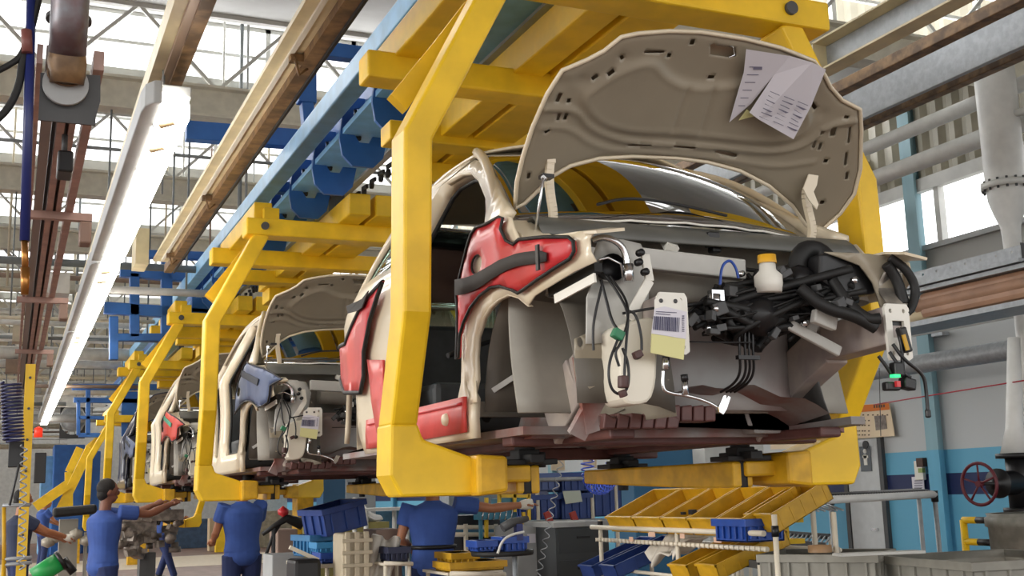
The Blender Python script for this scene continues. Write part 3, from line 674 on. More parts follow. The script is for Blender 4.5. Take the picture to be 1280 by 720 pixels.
    m = MB()                                             # stiffening ribs in the near housing
    m.bar((1.67, 4.0, 2.08), (1.93, 3.86, 2.26), .012, .02).bar((1.93, 3.87, 2.38), (1.93, 3.87, 1.93), .03, .012)
    m.bar((1.93, 3.80, 2.30), (1.93, 3.45, 2.32), .01, .008).bar((1.945, 3.78, 2.15), (1.945, 3.45, 2.16), .01, .008); m.build('housing_rib', Mprim2, h0)
    # strut tower caps
    for s in (0, 1):
        cx = 1.86 if s == 0 else 2*CC-1.86
        MB().lathe([(.0, .0), (.05, .0), (.06, -.01), (.11, -.015), (.13, -.05), (.15, -.16)], (cx, 3.56, 2.55), 'Z', 22).build('strut_tower', Mprim2, r)
    # ---- front rails with end plates
    for s in (0, 1):
        xr = 1.92 if s == 0 else 2*CC-1.96
        m = MB(); P = [V(xr, 3.10, 2.24), V(xr, 3.45, 2.22), V(xr, 3.72, 2.10), V(xr, 3.95, 1.95)]
        for i in range(3): m.bar(P[i], P[i+1], .10, .135+.03*i)
        rl = m.build('front_rail', mat('rail_paint', 'b5a99e', .45, c2='9a8f8b', nscale=7) if 'rail_paint' not in bpy.data.materials else bpy.data.materials['rail_paint'], r, bevel=.008)
        def pl(a, b): return (xr+a, 2.215+b)
        o = [pl(-.05, -.09), pl(-.045, -.1), pl(.04, -.1), pl(.055, -.09), pl(.055, .085), pl(.045, .1), pl(-.045, .1), pl(-.055, .085)]
        hs = [[pl(-.025, -.02), pl(.028, -.02), pl(.028, .04), pl(-.025, .04)]]+[ell(pl(a, b)[0], pl(a, b)[1], .007, .008, 8) for a, b in ((-.03, .075), (.03, .075), (-.03, -.075), (.032, -.075))]
        m = MB(); patch(m, o, hs, .03, lambda a, b: V(a, 3.085, b), False); m.build('end_plate', Mwhite, rl, solid=.012)
        MB().b2((xr-.025, 3.1, 2.2), (xr+.028, 3.11, 2.255)).build('rail_hollow', Mblk, rl)
    # lower front subframe / underside mess
    m = MB()
    m.bar((1.75, 3.9, 1.91), (3.05, 3.9, 1.91), .14, .04).bar((1.84, 3.45, 1.93), (1.95, 3.95, 1.90), .08, .03).bar((2.94, 3.45, 1.93), (2.85, 3.95, 1.90), .08, .03)
    m.grid(lambda u, v: V(1.95+u*.9, 3.5+.5*v, 1.97+.09*math.sin(u*PI)-.07*v+.012*math.sin(u*23)), 16, 8)
    m.build('subframe', Munder, r, solid=.0)
    m = MB().grid(lambda u, v: V(2.0+u*.8, 3.66-.05*math.sin(u*PI), 1.98+v*.34), 12, 6); m.build('lower_dash', mat('lower_dash_paint', 'a5a4a2', .45, c2='8c7a76', nscale=2.5) if 'lower_dash_paint' not in bpy.data.materials else bpy.data.materials['lower_dash_paint'], r, solid=.008)
    m = MB()
    for k in range(6): m.prism([(1.83+.05*k, 1.90), (1.875+.05*k, 1.90), (1.885+.05*k, 1.955-.02*abs(k-2.5)/2.5), (1.84+.05*k, 1.955)], 'Y', 3.42, 3.50)
    for k in range(4): m.prism([(2.14+.05*k, 1.93), (2.185+.05*k, 1.93), (2.19+.05*k, 1.99), (2.145+.05*k, 1.985)], 'Y', 3.5, 3.6)
    m.build('heat_shield', Mund2, r, bevel=.006)
    # front cross panel / headlamp carrier, near side
    m = MB(); a = U(692, 378, X=1.66); b = U(745, 345, X=1.66)
    m.bar(U(694, 374, X=1.63), U(744, 347, X=1.66), .008, .03, up=(0, 0, 1)); lb = m.build('lamp_bracket', Mwhite, r)
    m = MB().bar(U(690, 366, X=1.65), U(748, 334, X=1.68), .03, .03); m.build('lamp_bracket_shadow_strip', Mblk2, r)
    m = MB(); q = [U(x, y, Y=3.12) for x, y in [(745, 345), (800, 360), (822, 330), (800, 305), (770, 300), (752, 318)]]
    m = MB()
    patch(m, [(p.x, p.z) for p in [U(x, y, Y=3.2) for x, y in [(734, 372), (748, 340), (745, 318), (752, 296), (800, 305), (818, 330), (810, 400), (790, 425), (732, 430)]]], [[(p.x, p.z) for p in [U(x, y, Y=3.2) for x, y in ell(764, 335, 13, 17, 12)]]], .05, lambda a, b: V(a, 3.2+.02*math.sin(a*30), b))
    m.build('lamp_carrier', Mprim2, r, solid=.006)
    m = MB(); m.lathe([(.0, .05), (.03, .05), (.045, 0), (.045, -.02)], U(764, 335, Y=3.18), 'Y', 16); m.build('horn', Mblk, r)
    m = MB().tube(curve_pts([U(742, 300, Y=3.15), U(755, 296, Y=3.12), U(772, 302, Y=3.1), U(782, 315, Y=3.1), U(785, 345, Y=3.1)], 2), .011, 10); m.tube([U(785, 330, Y=3.1), U(786, 352, Y=3.1)], .017, 10).tube([U(748, 325, Y=3.12), U(760, 322, Y=3.12), U(776, 330, Y=3.12), U(780, 352, Y=3.12)], .004, 6)
    m.build('coolant_pipe', Mchrome, r)
    # front part of inner wing (cream) with holes
    o = [(p.x, p.z) for p in [U(x, y, Y=3.24) for x, y in [(716, 424), (770, 400), (785, 398), (800, 470), (762, 480), (745, 482), (735, 486), (722, 470)]]]
    m = MB(); patch(m, o, [[(p.x, p.z) for p in [U(x, y, Y=3.24) for x, y in ell(723, 428, 4, 7, 10)]]], .03, lambda a, b: V(a, 3.24+.015*math.sin(b*40), b)); m.build('front_wing_panel', Minner, r, solid=.006)
    m = MB().bar(U(740, 540, Y=3.32), U(725, 445, Y=3.26), .05, .02, up=(0, 1, 0)).bar(U(720, 545, Y=3.34), U(750, 490, Y=3.28), .06, .03, up=(0, 1, 0)); m.build('wing_brace', Munder, r)
    # diagonal white stay
    m = MB(); m.bar(U(806, 318, Y=3.12), U(812, 352, Y=3.12), .032, .012, up=(0, 1, 0)).bar(U(812, 350, Y=3.12), U(786, 398, Y=3.13), .034, .012, up=(0, 1, 0)); m.build('stay_bracket', Mwhite, r, bevel=.004)
    m = MB()
    for x, y in ((800, 316), (798, 328), (806, 340)): m.lathe([(0, -.012), (.012, -.012), (.012, .01)], U(x, y, Y=3.1), 'Y', 10)
    m.build('rubber_stops', Mblk, r)
    # washer bottle
    prof = [(782, 404), (800, 398), (818, 396), (822, 420), (820, 450), (819, 480), (812, 502), (795, 507), (779, 505), (773, 480), (775, 452), (770, 430), (768, 410)]
    m = MB(); m.prism([(p.x, p.z) for p in [U(x, y, Y=3.13) for x, y in smooth_poly(prof, 1)]], 'Y', 3.12, 3.26); m.build('washer_bottle', mat('bottle_plastic', 'e2dccb', .35) if 'bottle_plastic' not in bpy.data.materials else bpy.data.materials['bottle_plastic'], r, bevel=.014)
    c = U(797, 444, Y=3.11); MB().lathe([(0, -.01), (.012, -.01), (.014, .012)], c, 'Y', 10).build('bottle_grommet', Mblk, r)
    # tag: plate, sticker, yellow card
    def quad(pts, Y, name, mt, parent, th=.003):
        q = [U(x, y, Y=Y) for x, y in pts]; m = MB(); m.add(q, [tuple(range(len(q)))]); return m.build(name, mt, parent, solid=th)
    tg = quad([(818, 392), (818, 375), (823, 369.5), (846, 370), (852, 376), (852, 395), (852, 396)], 3.055, 'hanging_plate', Mwhite, r)
    mt_ = MB(); [mt_.lathe([(0, -.003), (.007, -.003), (.007, .001)], U(x, y, Y=3.052), 'Y', 10) for x, y in ((826, 376), (844, 376.5))]; mt_.build('plate_holes', Mdgry, tg)
    quad([(814, 417), (856, 424), (854, 450), (813, 441)], 3.05, 'yellow_card', Mypap, tg); quad([(818, 386), (830, 383), (846, 387), (858, 390), (857, 424), (814, 417)], 3.048, 'barcode_sticker', Mpaper, tg)
    bc = MB(); rnd = random.Random(3); x = 817.
    while x < 849:
        w_ = rnd.choice([.5, .8, 1.3]); 
        q = [U(xx, yy, Y=3.042) for xx, yy in ((x, 395+(x-817)*.06), (x+w_, 395+(x-817)*.06), (x+w_-.6, 412+(x-817)*.1), (x-.6, 412+(x-817)*.1))]
        bc.add(q, [(0, 1, 2, 3)]); x += w_+rnd.choice([.5, .8])
    yy = 394.
    while yy < 414:
        bc.add([U(a, b, Y=3.042) for a, b in ((852.5, yy), (855.5, yy+.3), (855.5, yy+.9), (852.5, yy+.6))], [(0, 1, 2, 3)]); yy += rnd.choice([1.2, 1.8])
    for t_, x0, x1 in ((389, 820, 846), (391.5, 820, 838)): bc.add([U(a, b, Y=3.042) for a, b in ((x0, t_), (x1, t_+1.5), (x1, t_+2.2), (x0, t_+.8))], [(0, 1, 2, 3)])
    bc.build('barcode', mat('ink', '34365a', .7) if 'ink' not in bpy.data.materials else bpy.data.materials['ink'], tg)
    # brake tube with bracket
    m = MB().tube(curve_pts([U(829, 463, Y=3.1), U(828, 485, Y=3.1), U(834, 491, Y=3.1), U(862, 495, Y=3.1), U(885, 502, Y=3.08), U(902, 512, Y=3.06)], 2), .006, 8); m.tube([U(832, 448, Y=3.1), U(832, 462, Y=3.1)], .012, 8).tube([U(856, 476, Y=3.09), U(857, 494, Y=3.09)], .010, 8); m.build('metal_pipe', Mchrome, r)
    m = MB().tube([U(855, 468, Y=3.09), U(856, 476, Y=3.09)], .012, 8).tube([U(832, 442, Y=3.1), U(833, 450, Y=3.1)], .012, 8); m.build('pipe_cap', Mblk, r)
    quad([(897, 509), (903, 495), (906, 494), (907, 499), (909, 495), (912, 497), (907, 512), (903, 518), (898, 515)], 3.05, 'pipe_bracket', Mchrome, r, .006)
    # ---- wiring and black equipment in the bay
    def wire(pts, rad, name, mt, n=7): MB().tube(curve_pts([U(x, y, Y=Y) for x, y, Y in pts], 3), rad, n).build(name, mt, r)
    for i, w_ in enumerate([[(751, 350, 3.14), (758, 375, 3.12), (764, 400, 3.1), (772, 412, 3.08)], [(758, 345, 3.14), (775, 370, 3.1), (786, 392, 3.06), (783, 425, 3.05), (781, 455, 3.05), (780, 478, 3.05)], [(762, 345, 3.14), (784, 375, 3.1), (786, 400, 3.05), (776, 430, 3.04), (768, 440, 3.04), (774, 458, 3.04)], [(784, 388, 3.08), (795, 392, 3.07), (802, 420, 3.06), (802, 438, 3.06)], [(772, 425, 3.05), (760, 455, 3.05), (762, 485, 3.05), (775, 495, 3.05), (786, 485, 3.05), (786, 455, 3.05), (778, 435, 3.05)], [(778, 392, 3.1), (800, 388, 3.08), (818, 385, 3.07)], [(752, 358, 3.15), (742, 400, 3.15), (741, 420, 3.15), (742, 438, 3.15)]]):
        wire(w_, .0045 if i else .005, 'wire', Mblk)
    m = MB().box(U(772, 418, Y=3.05), (.035, .03, .03), ry=.5); m.build('green_connector', mat('connector_green', '2f7a55', .5) if 'connector_green' not in bpy.data.materials else bpy.data.materials['connector_green'], r, bevel=.004)
    if 'connector_brown' not in bpy.data.materials: mat('connector_brown', '4a2f2c', .5)
    for m in (MB().tube([U(779, 470, Y=3.04), U(779, 485, Y=3.04)], .018, 10), MB().tube([U(777, 488, Y=3.04), U(780, 496, Y=3.04)], .014, 10), MB().box(U(797, 443, Y=3.04), (.03, .02, .022), ry=-.4)): m.build('wire_connector', bpy.data.materials['connector_brown'], r, bevel=.003)
    # cross beam behind the bay
    m = MB().bar(U(786, 322, Y=3.45), U(928, 338, Y=3.45), .05, .075, up=(0, 0, 1)); m.build('dash_crossbeam', Mprim2, r, bevel=.006)
    m = MB().tube([U(790, 352, Y=3.62), U(930, 365, Y=3.62)], .07, 20); m.build('dash_roll', Mprim, r)
    m = MB().bar(U(826, 288, Y=3.7), U(836, 306, Y=3.6), .03, .02, up=(0, 1, 0)).bar(U(832, 298, Y=3.62), U(840, 312, Y=3.55), .05, .03, up=(0, 1, 0)); m.build('cowl_bracket', Mwhite, r)
    m = MB().box(U(890, 300, Y=3.6), (.05, .04, .06)).box(U(893, 310, Y=3.6), (.04, .04, .04)); m.build('wiper_motor', Mblk, r, bevel=.006)
    # harness mass on the far half
    m = MB(); rnd = random.Random(11)
    hub = [(870, 395, 3.35), (905, 365, 3.35), (925, 390, 3.3), (950, 405, 3.3), (900, 410, 3.3), (960, 380, 3.35), (985, 345, 3.3), (1010, 380, 3.3), (1030, 350, 3.25), (890, 385, 3.3), (935, 350, 3.4), (1000, 395, 3.3), (1060, 375, 3.2), (975, 415, 3.32), (1020, 365, 3.25), (940, 425, 3.35), (1070, 350, 3.2), (880, 410, 3.36)]
    for i in range(105):
        a, b, c, d = [rnd.choice(hub) for _ in range(4)]
        P_ = [(q[0]+rnd.uniform(-14, 14), q[1]+rnd.uniform(-14, 14), q[2]+rnd.uniform(-.05, .12)) for q in (a, b, c, d)]
        m.tube(curve_pts([U(x, y, Y=Y) for x, y, Y in P_], 2), rnd.choice([.004, .004, .006, .008, .011, .016]), 7)
    m.build('wiring_harness', Mblk2, r)
    m = MB()
    for x, y, Y, s_ in ((925, 392, 3.32, .06), (948, 395, 3.3, .075), (905, 372, 3.36, .05), (872, 398, 3.36, .035), (885, 402, 3.34, .03), (1000, 350, 3.28, .055), (1020, 342, 3.3, .05)):
        m.lathe([(0, -s_), (s_*.6, -s_*.8), (s_, -s_*.2), (s_, s_*.4), (s_*.7, s_)], U(x, y, Y=Y), 'Y', 14)
    m.build('engine_bay_units', Mblk, r)
    for x0, off in ((926, 0), (933, 1), (938, 2), (943, 3)): wire([(x0-2, 400, 3.3), (x0-2, 440, 3.3), (x0, 465, 3.32), (x0-8, 480, 3.36), (x0-25, 490, 3.45)], .005, 'fluid_line', Mblk)
    MB().box(U(935, 447, Y=3.28), (.09, .02, .014)).build('line_clip', Mblk, r)
    wire([(858, 427, 3.3), (900, 428, 3.3), (940, 428, 3.28)], .003, 'fluid_line', Mblk)
    m = MB(); rnd = random.Random(31)
    for i in range(16):
        x, y, Y = rnd.choice(hub); p_ = U(x+rnd.uniform(-12, 12), y+rnd.uniform(-10, 10), Y=Y-.06); m.box(p_, (rnd.uniform(.02, .05), .03, rnd.uniform(.015, .05)), ry=rnd.uniform(-.8, .8), rz=rnd.uniform(-.4, .4))
    m.build('harness_clips', Mdgry, r, bevel=.003)
    m = MB()
    for i in range(7):
        x, y, Y = rnd.choice(hub); p_ = U(x+rnd.uniform(-12, 12), y+rnd.uniform(-10, 10), Y=Y-.06); m.lathe([(0, -.012), (.012, -.012), (.012, .01), (0, .012)], p_, 'Y', 8)
    m.build('bright_fittings', Mchrome, r)
    # brake fluid reservoir
    c = U(960, 345, Y=3.25); m = MB().lathe([(.0, -.06), (.045, -.06), (.05, -.03), (.05, .0), (.03, .02), (.028, .05), (0, .05)], c, 'Z', 16); rs = m.build('fluid_reservoir', Mwhite, r)
    MB().lathe([(0, .075), (.032, .075), (.034, .045)], c, 'Z', 16).build('reservoir_cap', mat('cap_yellow', 'e0a92c', .4) if 'cap_yellow' not in bpy.data.materials else bpy.data.materials['cap_yellow'], rs)
    wire([(900, 356, 3.2), (902, 332, 3.2), (912, 324, 3.2), (920, 334, 3.2), (923, 348, 3.2)], .005, 'blue_hose', Mblue_pl)
    # pale castings visible between the hoses
    m = MB(); m.box(U(1000, 395, Y=3.35), (.14, .06, .12), ry=.4).box(U(1045, 382, Y=3.22), (.12, .05, .05), ry=-.2).box(U(1030, 400, Y=3.2), (.1, .03, .05), ry=.3).bar(U(985, 405, Y=3.28), U(1050, 440, Y=3.25), .04, .02, up=(0, 1, 0)); m.build('mounting_bracket', Mprim2, r, bevel=.006)
    m = MB().cyl(U(893, 368, Y=3.3), U(893, 385, Y=3.3), .022).box(U(895, 372, Y=3.3), (.05, .03, .05)); m.build('metal_canister', Mchrome, r)
    # far battery/air box and far wing front
    m = MB(); m.prism([(p.x, p.z) for p in [U(x, y, Y=3.22) for x, y in [(1022, 318), (1060, 316), (1085, 325), (1102, 345), (1090, 368), (1050, 372), (1020, 350)]]], 'Y', 3.2, 3.45); m.build('air_box', Mblk, r, bevel=.01)
    m = MB(); m.tube(curve_pts([U(995, 345, Y=3.3), U(1000, 312, Y=3.3), U(1025, 312, Y=3.3), U(1040, 335, Y=3.25)], 2), .035, 14).tube(curve_pts([U(1000, 360, Y=3.2), U(1030, 385, Y=3.15), U(1070, 395, Y=3.12), U(1095, 410, Y=3.1)], 2), .022, 12).tube(curve_pts([U(1040, 350, Y=3.2), U(1060, 380, Y=3.15), U(1085, 400, Y=3.1), U(1100, 398, Y=3.08)], 2), .02, 12); m.build('air_hose', Mblk2, r)
    m = MB(); patch(m, [(p.x, p.z) for p in [U(x, y, Y=3.15) for x, y in [(1040, 312), (1090, 316), (1110, 320), (1128, 335), (1130, 370), (1118, 400), (1105, 385), (1095, 352), (1080, 330)]]], [], .04, lambda a, b: V(a, 3.15+.4*max(0, 2.95-a)*.3, b)); m.build('far_wing_panel', Minner, r, solid=.008)
    m = MB().tube(curve_pts([U(1112, 322, Y=3.12), U(1132, 335, Y=3.1), U(1146, 360, Y=3.1), U(1140, 385, Y=3.1), U(1132, 392, Y=3.1)], 2), .016, 10).tube(curve_pts([U(1108, 330, Y=3.13), U(1122, 350, Y=3.13), U(1130, 380, Y=3.12)], 2), .02, 10); m.build('wing_seal', Mblk2, r)
    m = MB(); m.grid(lambda u, v: U(1104+u*26, 340+v*55-u*8, Y=3.14)+V(0, .03*math.sin(v*5), 0), 5, 6); m.build('wing_inner', mat('wing_inner', '6a6660', .35, .4, c2='a29b90', nscale=12) if 'wing_inner' not in bpy.data.materials else bpy.data.materials['wing_inner'], r, solid=.006)
    # hanging connectors under the far rail
    for p_ in ([(1112, 440, 3.06), (1122, 455, 3.04), (1130, 468, 3.04), (1138, 472, 3.04)], [(1116, 430, 3.06), (1130, 450, 3.04), (1155, 468, 3.04), (1158, 490, 3.04), (1160, 515, 3.04)], [(1098, 445, 3.06), (1108, 458, 3.05), (1115, 470, 3.05)], [(1122, 410, 3.06), (1127, 430, 3.05), (1128, 455, 3.05), (1130, 475, 3.05)]): wire(p_, .0065, 'wire', Mblk)
    for p_, d_, q_ in ((U(1130, 425, Y=3.05), (.03, .03, .09), -.25), (U(1114, 483, Y=3.04), (.06, .03, .03), 0), (U(1134, 480, Y=3.04), (.05, .04, .04), .2), (U(1160, 517, Y=3.04), (.02, .015, .03), 0), (U(1121, 462, Y=3.045), (.04, .035, .05), 0)): MB().box(p_, d_, ry=q_).build('wire_connector', Mblk, r, bevel=.006)
    MB().box(U(1119, 470, Y=3.02), (.028, .02, .010)).build('indicator_light', mat('green_indicator', '30d070', .5, emit='20e070', estr=2.0) if 'green_indicator' not in bpy.data.materials else bpy.data.materials['green_indicator'], r)
    MB().box(U(1132, 428, Y=3.03), (.014, .006, .055), ry=-.25).build('connector_label', Mybin, r)
    MB().box(U(1122, 480, Y=3.02), (.016, .012, .02)).build('red_connector', Mred, r)
    make_hood(r)
    return r
car1 = make_car(False, Mred, mat('strap_dark', '3a3836', .8))
car1['label'] = 'nearest car body, cream, with red fender pads and its hood propped open'
car1['group'] = ''
del car1['group']
car2 = make_car(True, Mnavy, mat('strap_navy', '3c4048', .8))
car2['label'] = 'second car body in the line, cream, with a navy pad on its fender'
car2.location.y += HP
Mpad3 = mat('red_pad_three', 'c0392e', .45)
Mstr3 = mat('green_strap', '3f8f76', .7)
def hook_for(mapping):
    def hk(o):
        if o.type == 'MESH' and o.data.materials and o.data.materials[0].name in mapping:
            o.material_slots[0].link = 'OBJECT'; o.material_slots[0].material = mapping[o.data.materials[0].name]
    return hk
copy_tree(car2, loc=car2.location+V(0, HP, 0), label='third car body in the line, cream, red pad crossed by a green strap', hook=hook_for({'navy_vinyl': Mpad3, 'strap_navy': Mstr3}))
Mdkb = mat('dark_blue_body', '22263c', .3, coat=.5)
copy_tree(car2, loc=car2.location+V(0, 2*HP, 0), label='fourth car body, painted dark blue, far down the line', hook=hook_for({'cream_body_paint': Mdkb}))
# print-out on the hood
HFm = hood_frame
def sheet(px, off): return [hood_pt(*HFm(*p), off) for p in px]
rt = root('paper_printout', hood_pt(*HFm(975, 100), -.03), 'creased computer print-out taped under the open hood of the nearest car', 'paper')
m = MB(); L = [(932, 60), (985, 68), (968, 92), (940, 130), (913, 154), (922, 120), (930, 90)]
P_ = [hood_pt(*HFm(x, y), -.03-.0) for x, y in L]; m.add(P_, [tuple(range(7))]); m.build('folded_half', Mpaper, rt, solid=.001)
m = MB(); Rr = [(985, 68, .028), (1012, 74, .04), (1030, 84, .03), (1010, 128, .05), (986, 167, .07), (945, 145, .06), (935, 138, .05), (968, 92, .03)]
P_ = [hood_pt(*HFm(x, y), -d) for x, y, d in Rr]; m.add(P_, [tuple(range(8))]); m.build('open_half', Mpaper, rt, solid=.001)
m = MB(); rnd = random.Random(5)
for i in range(7):
    for j in range(3):
        x0 = 958+j*17-i*2.2; y0 = 108+i*5.2+j*6
        q = [hood_pt(*HFm(x0+a, y0+b), -.064-.006*(i/7)) for a, b in ((0, 0), (rnd.uniform(8, 14), 5), (rnd.uniform(8, 13), 6), (0, 1))]; m.add(q, [(0, 1, 2, 3)])
for i in range(6):
    x0 = 936-i*2.5; y0 = 82+i*10; q = [hood_pt(*HFm(x0+a, y0+b), -.034) for a, b in ((0, 0), (16-i*1.5, 0), (16-i*1.5, 1), (0, 1))]; m.add(q, [(0, 1, 2, 3)])
m.add([hood_pt(*HFm(a, b), -.034) for a, b in ((941, 83), (952, 83), (952, 86), (941, 86))], [(0, 1, 2, 3)])
m.build('printed_lines', mat('print_grey', '77758a', .8), rt)
MB().add([hood_pt(*HFm(a, b), -.027) for a, b in ((935, 138), (947, 146), (925, 152))], [(0, 1, 2)]).build('yellow_corner', Mypap, rt, solid=.001)
# ------------------------------------------------------------------ overhead steel, rails, lamps
def uy(px, py, **k): return U(px, py, **k)
m = MB().b2((1.80, 2.2, 4.2), (1.93, 22.3, 4.34)); tag(m.build('guide_beam', Mlblu, bevel=.01), 'long pale blue box beam running down the line, left of the carriers', 'beam')
r = root('conveyor_rail', (2.2, 10, 4.15), 'wide blue overhead rail the yellow carriers hang from', 'rail')
MB().b2((1.98, 3.0, 4.15), (2.38, 30, 4.19)).build('bottom_plate', Mlblu, r)
MB().b2((2.38, 3.0, 4.13), (2.44, 30, 4.24)).build('edge_channel', Mgry, r)
MB().b2((2.14, 3.0, 4.19), (2.2, 30, 4.5)).build('web', Mblu, r)
MB().b2((2.44, 3.0, 4.16), (2.47, 30, 4.22)).build('dark_guide', Mblk2, r)
mm = MB(); rnd = random.Random(2)
for i in range(60):
    y = 4.2+i*.22; mm.lathe([(0, -.012), (.035, -.012), (.035, .012), (0, .012)], (2.47+rnd.uniform(0, .05), y, 4.10+rnd.uniform(-.02, .02)), 'X', 10)
    mm.bar((2.47, y, 4.10), (2.49, y+.2, 4.13), .02, .03)
mm.build('drive_chain', Mblk2, r); bpy.data.objects['drive_chain']['kind'] = 'stuff'
# yoke plates
yo = [(1.98, 4.0), (2.05, 3.93), (2.2, 3.93), (2.27, 4.0), (2.30, 4.15), (2.30, 4.42), (2.0, 4.42), (1.96, 4.12)]
hl = [(2.06, 4.16), (2.10, 4.10), (2.17, 4.10), (2.20, 4.16), (2.20, 4.30), (2.16, 4.36), (2.06, 4.34)]
def yoke(y, lab):
    t = root('rail_yoke', (2.12, y, 4.8), lab, 'yoke', 'blue yokes along the conveyor rail')
    m = MB(); patch(m, [(a, b) for a, b in yo], [hl], .12, lambda a, b: V(a, y, b), False); m.build('yoke_plate', Mblu, t, solid=.03)
    m = MB(); 
    for a, b in ((2.08, 4.15), (2.12, 4.22), (2.1, 4.3)): m.lathe([(0, -.03), (.03, -.03), (.03, .03), (0, .03)], (a, y+.05, b), 'Y', 8)
    m.tube([V(2.1, y, 4.12), V(2.14, y+.1, 4.25), V(2.08, y+.05, 4.36)], .012, 6); m.build('roller_set', Mblk2, t)
    return t
ORD = ['nearest', 'second', 'third', 'fourth', 'fifth', 'sixth', 'seventh', 'eighth', 'ninth', 'tenth', 'eleventh', 'farthest']
for i in range(12): yoke(5.75+i*.78, ORD[i]+' blue U-shaped yoke plate holding the conveyor rail, counted from the camera')
MB_ = MB().b2((2.2, 5.2, 4.42), (2.32, 30, 4.5)); tag(MB_.build('upper_rail_beam', Mblu), 'dark blue beam carrying the row of yokes above the rail', 'beam')
# blue gantries
def gantry(Y, items, lab):
    t = root('blue_gantry', U(200, 300, Y=Y), lab, 'gantry')
    for it in items:
        x0, y0, x1, y1, w = it[:5]; a = U(x0, y0, Y=Y); b = U(x1, y1, Y=Y)
        m = MB().bar(a, b, .12, w*Y/1420, up=(0, 0, 1) if abs(a.z-b.z) < abs(a.x-b.x) else (1, 0, 0)); m.build('gantry_bar', Mblu, t, bevel=.008)
    return t
gantry(9.3, [(232, 164, 520, 186, 24), (383, 20, 383, 130, 24), (383, 130, 386, 160, 16), (366, 58, 520, 78, 20), (330, 234, 430, 240, 14)], 'blue gantry crossing behind the tan beam, nearest of the gantries')
gantry(14.2, [(150, 338, 330, 352, 16), (130, 385, 330, 398, 14), (208, 320, 208, 432, 13), (168, 342, 168, 422, 11), (142, 396, 142, 450, 10), (142, 422, 210, 422, 9), (270, 336, 270, 392, 60), (178, 318, 300, 322, 10)], 'blue gantry frame with hanging legs left of the second carrier')
gantry(14.6, [(250, 370, 300, 372, 60)], 'broad dark blue plate hung behind the second carrier')
gantry(23, [(90, 484, 200, 484, 7), (92, 500, 200, 502, 6), (110, 484, 110, 544, 5), (98, 500, 98, 544, 4), (98, 522, 150, 523, 4), (98, 544, 130, 544, 5), (165, 490, 165, 545, 24)], 'small distant blue gantry frame beside the far end of the lamp row')
r = root('blue_machine', U(80, 600, Y=40), 'tall blue machine enclosure low down at the far end of the hall', 'machine')
for x0, y0, x1, y1, dy in ((52, 570, 70, 625, 0), (68, 556, 104, 625, .5), (100, 564, 124, 625, .2)): a = U(x0, y0, Y=40-dy); b = U(x1, y1, Y=40-dy); MB().b2((a.x, 40-dy, .13), (b.x, 41, a.z)).build('enclosure', Mblu if dy else Mlblu, r, bevel=.03)
# tan beams with the rusty rail along them
r = root('crane_beam', (1.25, 6, 4.0), 'long tan girder with rusty running rail, ending above the second carrier', 'beam')
m = MB().b2((1.17, 2.4, 4.0), (1.31, 11.3, 4.03)).b2((1.26, 2.4, 4.03), (1.29, 11.3, 4.2)); m.build('girder', Mtan, r)
MB().b2((1.31, 2.4, 3.95), (1.385, 11.6, 4.03)).build('running_rail', Mrust, r)
MB().b2((1.235, 2.4, 3.985), (1.26, 11.2, 4.0)).build('light_strip', Mwhite, r)
MB().b2((1.385, 2.4, 3.93), (1.40, 11.5, 3.96)).build('dark_slot', Mblk2, r)
for y in (5.6, 8.6, 10.8):
    m = MB().b2((1.24, y, 3.95), (1.31, y+.05, 3.99)).tube([V(1.26, y, 3.97), V(1.29, y+.02, 3.88), V(1.34, y+.05, 3.93)], .008, 6); m.build('rail_clamp', Mrust, r)
m = MB().b2((1.0, 11.2, 3.95), (1.12, 11.6, 4.3)); m.build('end_box', Mtan, r)
r = root('lamp_track', (.68, 10, 4.0), 'narrow tan and rusty track above the row of lamps', 'beam')
MB().b2((.60, 2.4, 4.0), (.66, 30, 4.12)).build('track_web', Mtan, r)
MB().b2((.66, 2.4, 3.97), (.70, 30, 4.06)).build('track_pipe', mat('pipe_pinkish', 'a08a78', .4, .3), r)
MB().b2((.70, 2.4, 3.95), (.765, 8.2, 4.04)).build('rusty_rail', Mrust, r)
# lamps: one fixture, repeated
def lamp(y0, L, first=None):
    t = root('ceiling_lamp', (.66, y0+L/2, 3.6), '', 'lamp', 'fluorescent lamps in a row')
    def sec(w0, z0, z1):
        return [(.655-w0, z1), (.655-w0*1.0, z0+.03), (.655-w0*.6, z0), (.655+w0*.6, z0), (.655+w0, z0+.03), (.655+w0, z1)]
    m = MB().prism([(.60, y0-.03), (.56, y0-.02), (.525, y0+.05), (.515, y0+.16), (.515, y0+L-.1), (.60, y0+L-.1)], 'Z', 3.63, 3.75).b2((.6, y0+.05, 3.70), (.75, y0+L-.1, 3.76)); m.build('housing', Mgry, t, bevel=.008)
    m = MB().prism([(.60, y0-.03), (.65, y0-.03), (.70, y0-.01), (.735, y0+.05), (.755, y0+.15), (.755, y0+L-.2), (.72, y0+L-.1), (.60, y0+L-.1)], 'Z', 3.61, 3.70); m.build('diffuser', Mlamp, t, bevel=.012)
    if 'socket_beige' not in bpy.data.materials: mat('socket_beige', 'cbb48c', .5)
    for q in (0, .45): MB().tube([V(.625, y0+.24+q, 3.602), V(.685, y0+.15+q, 3.602)], .016, 10).build('tube_socket', bpy.data.materials['socket_beige'], t)
    for k in range(5): MB().b2((.592, y0+.3+k*(L-.6)/4, 3.62), (.606, y0+.33+k*(L-.6)/4, 3.7)).build('clip', Mchrome, t)
    for yy in (y0+.5, y0+L-.7): MB().cyl((.66, yy, 3.75), (.66, yy, 4.0), .008, 8).build('suspension_rod', Mgal, t)
    return t
L0 = 4.1
lm = lamp(5.6, L0); lm['label'] = 'nearest lamp of the glowing row, its rounded end cap showing'
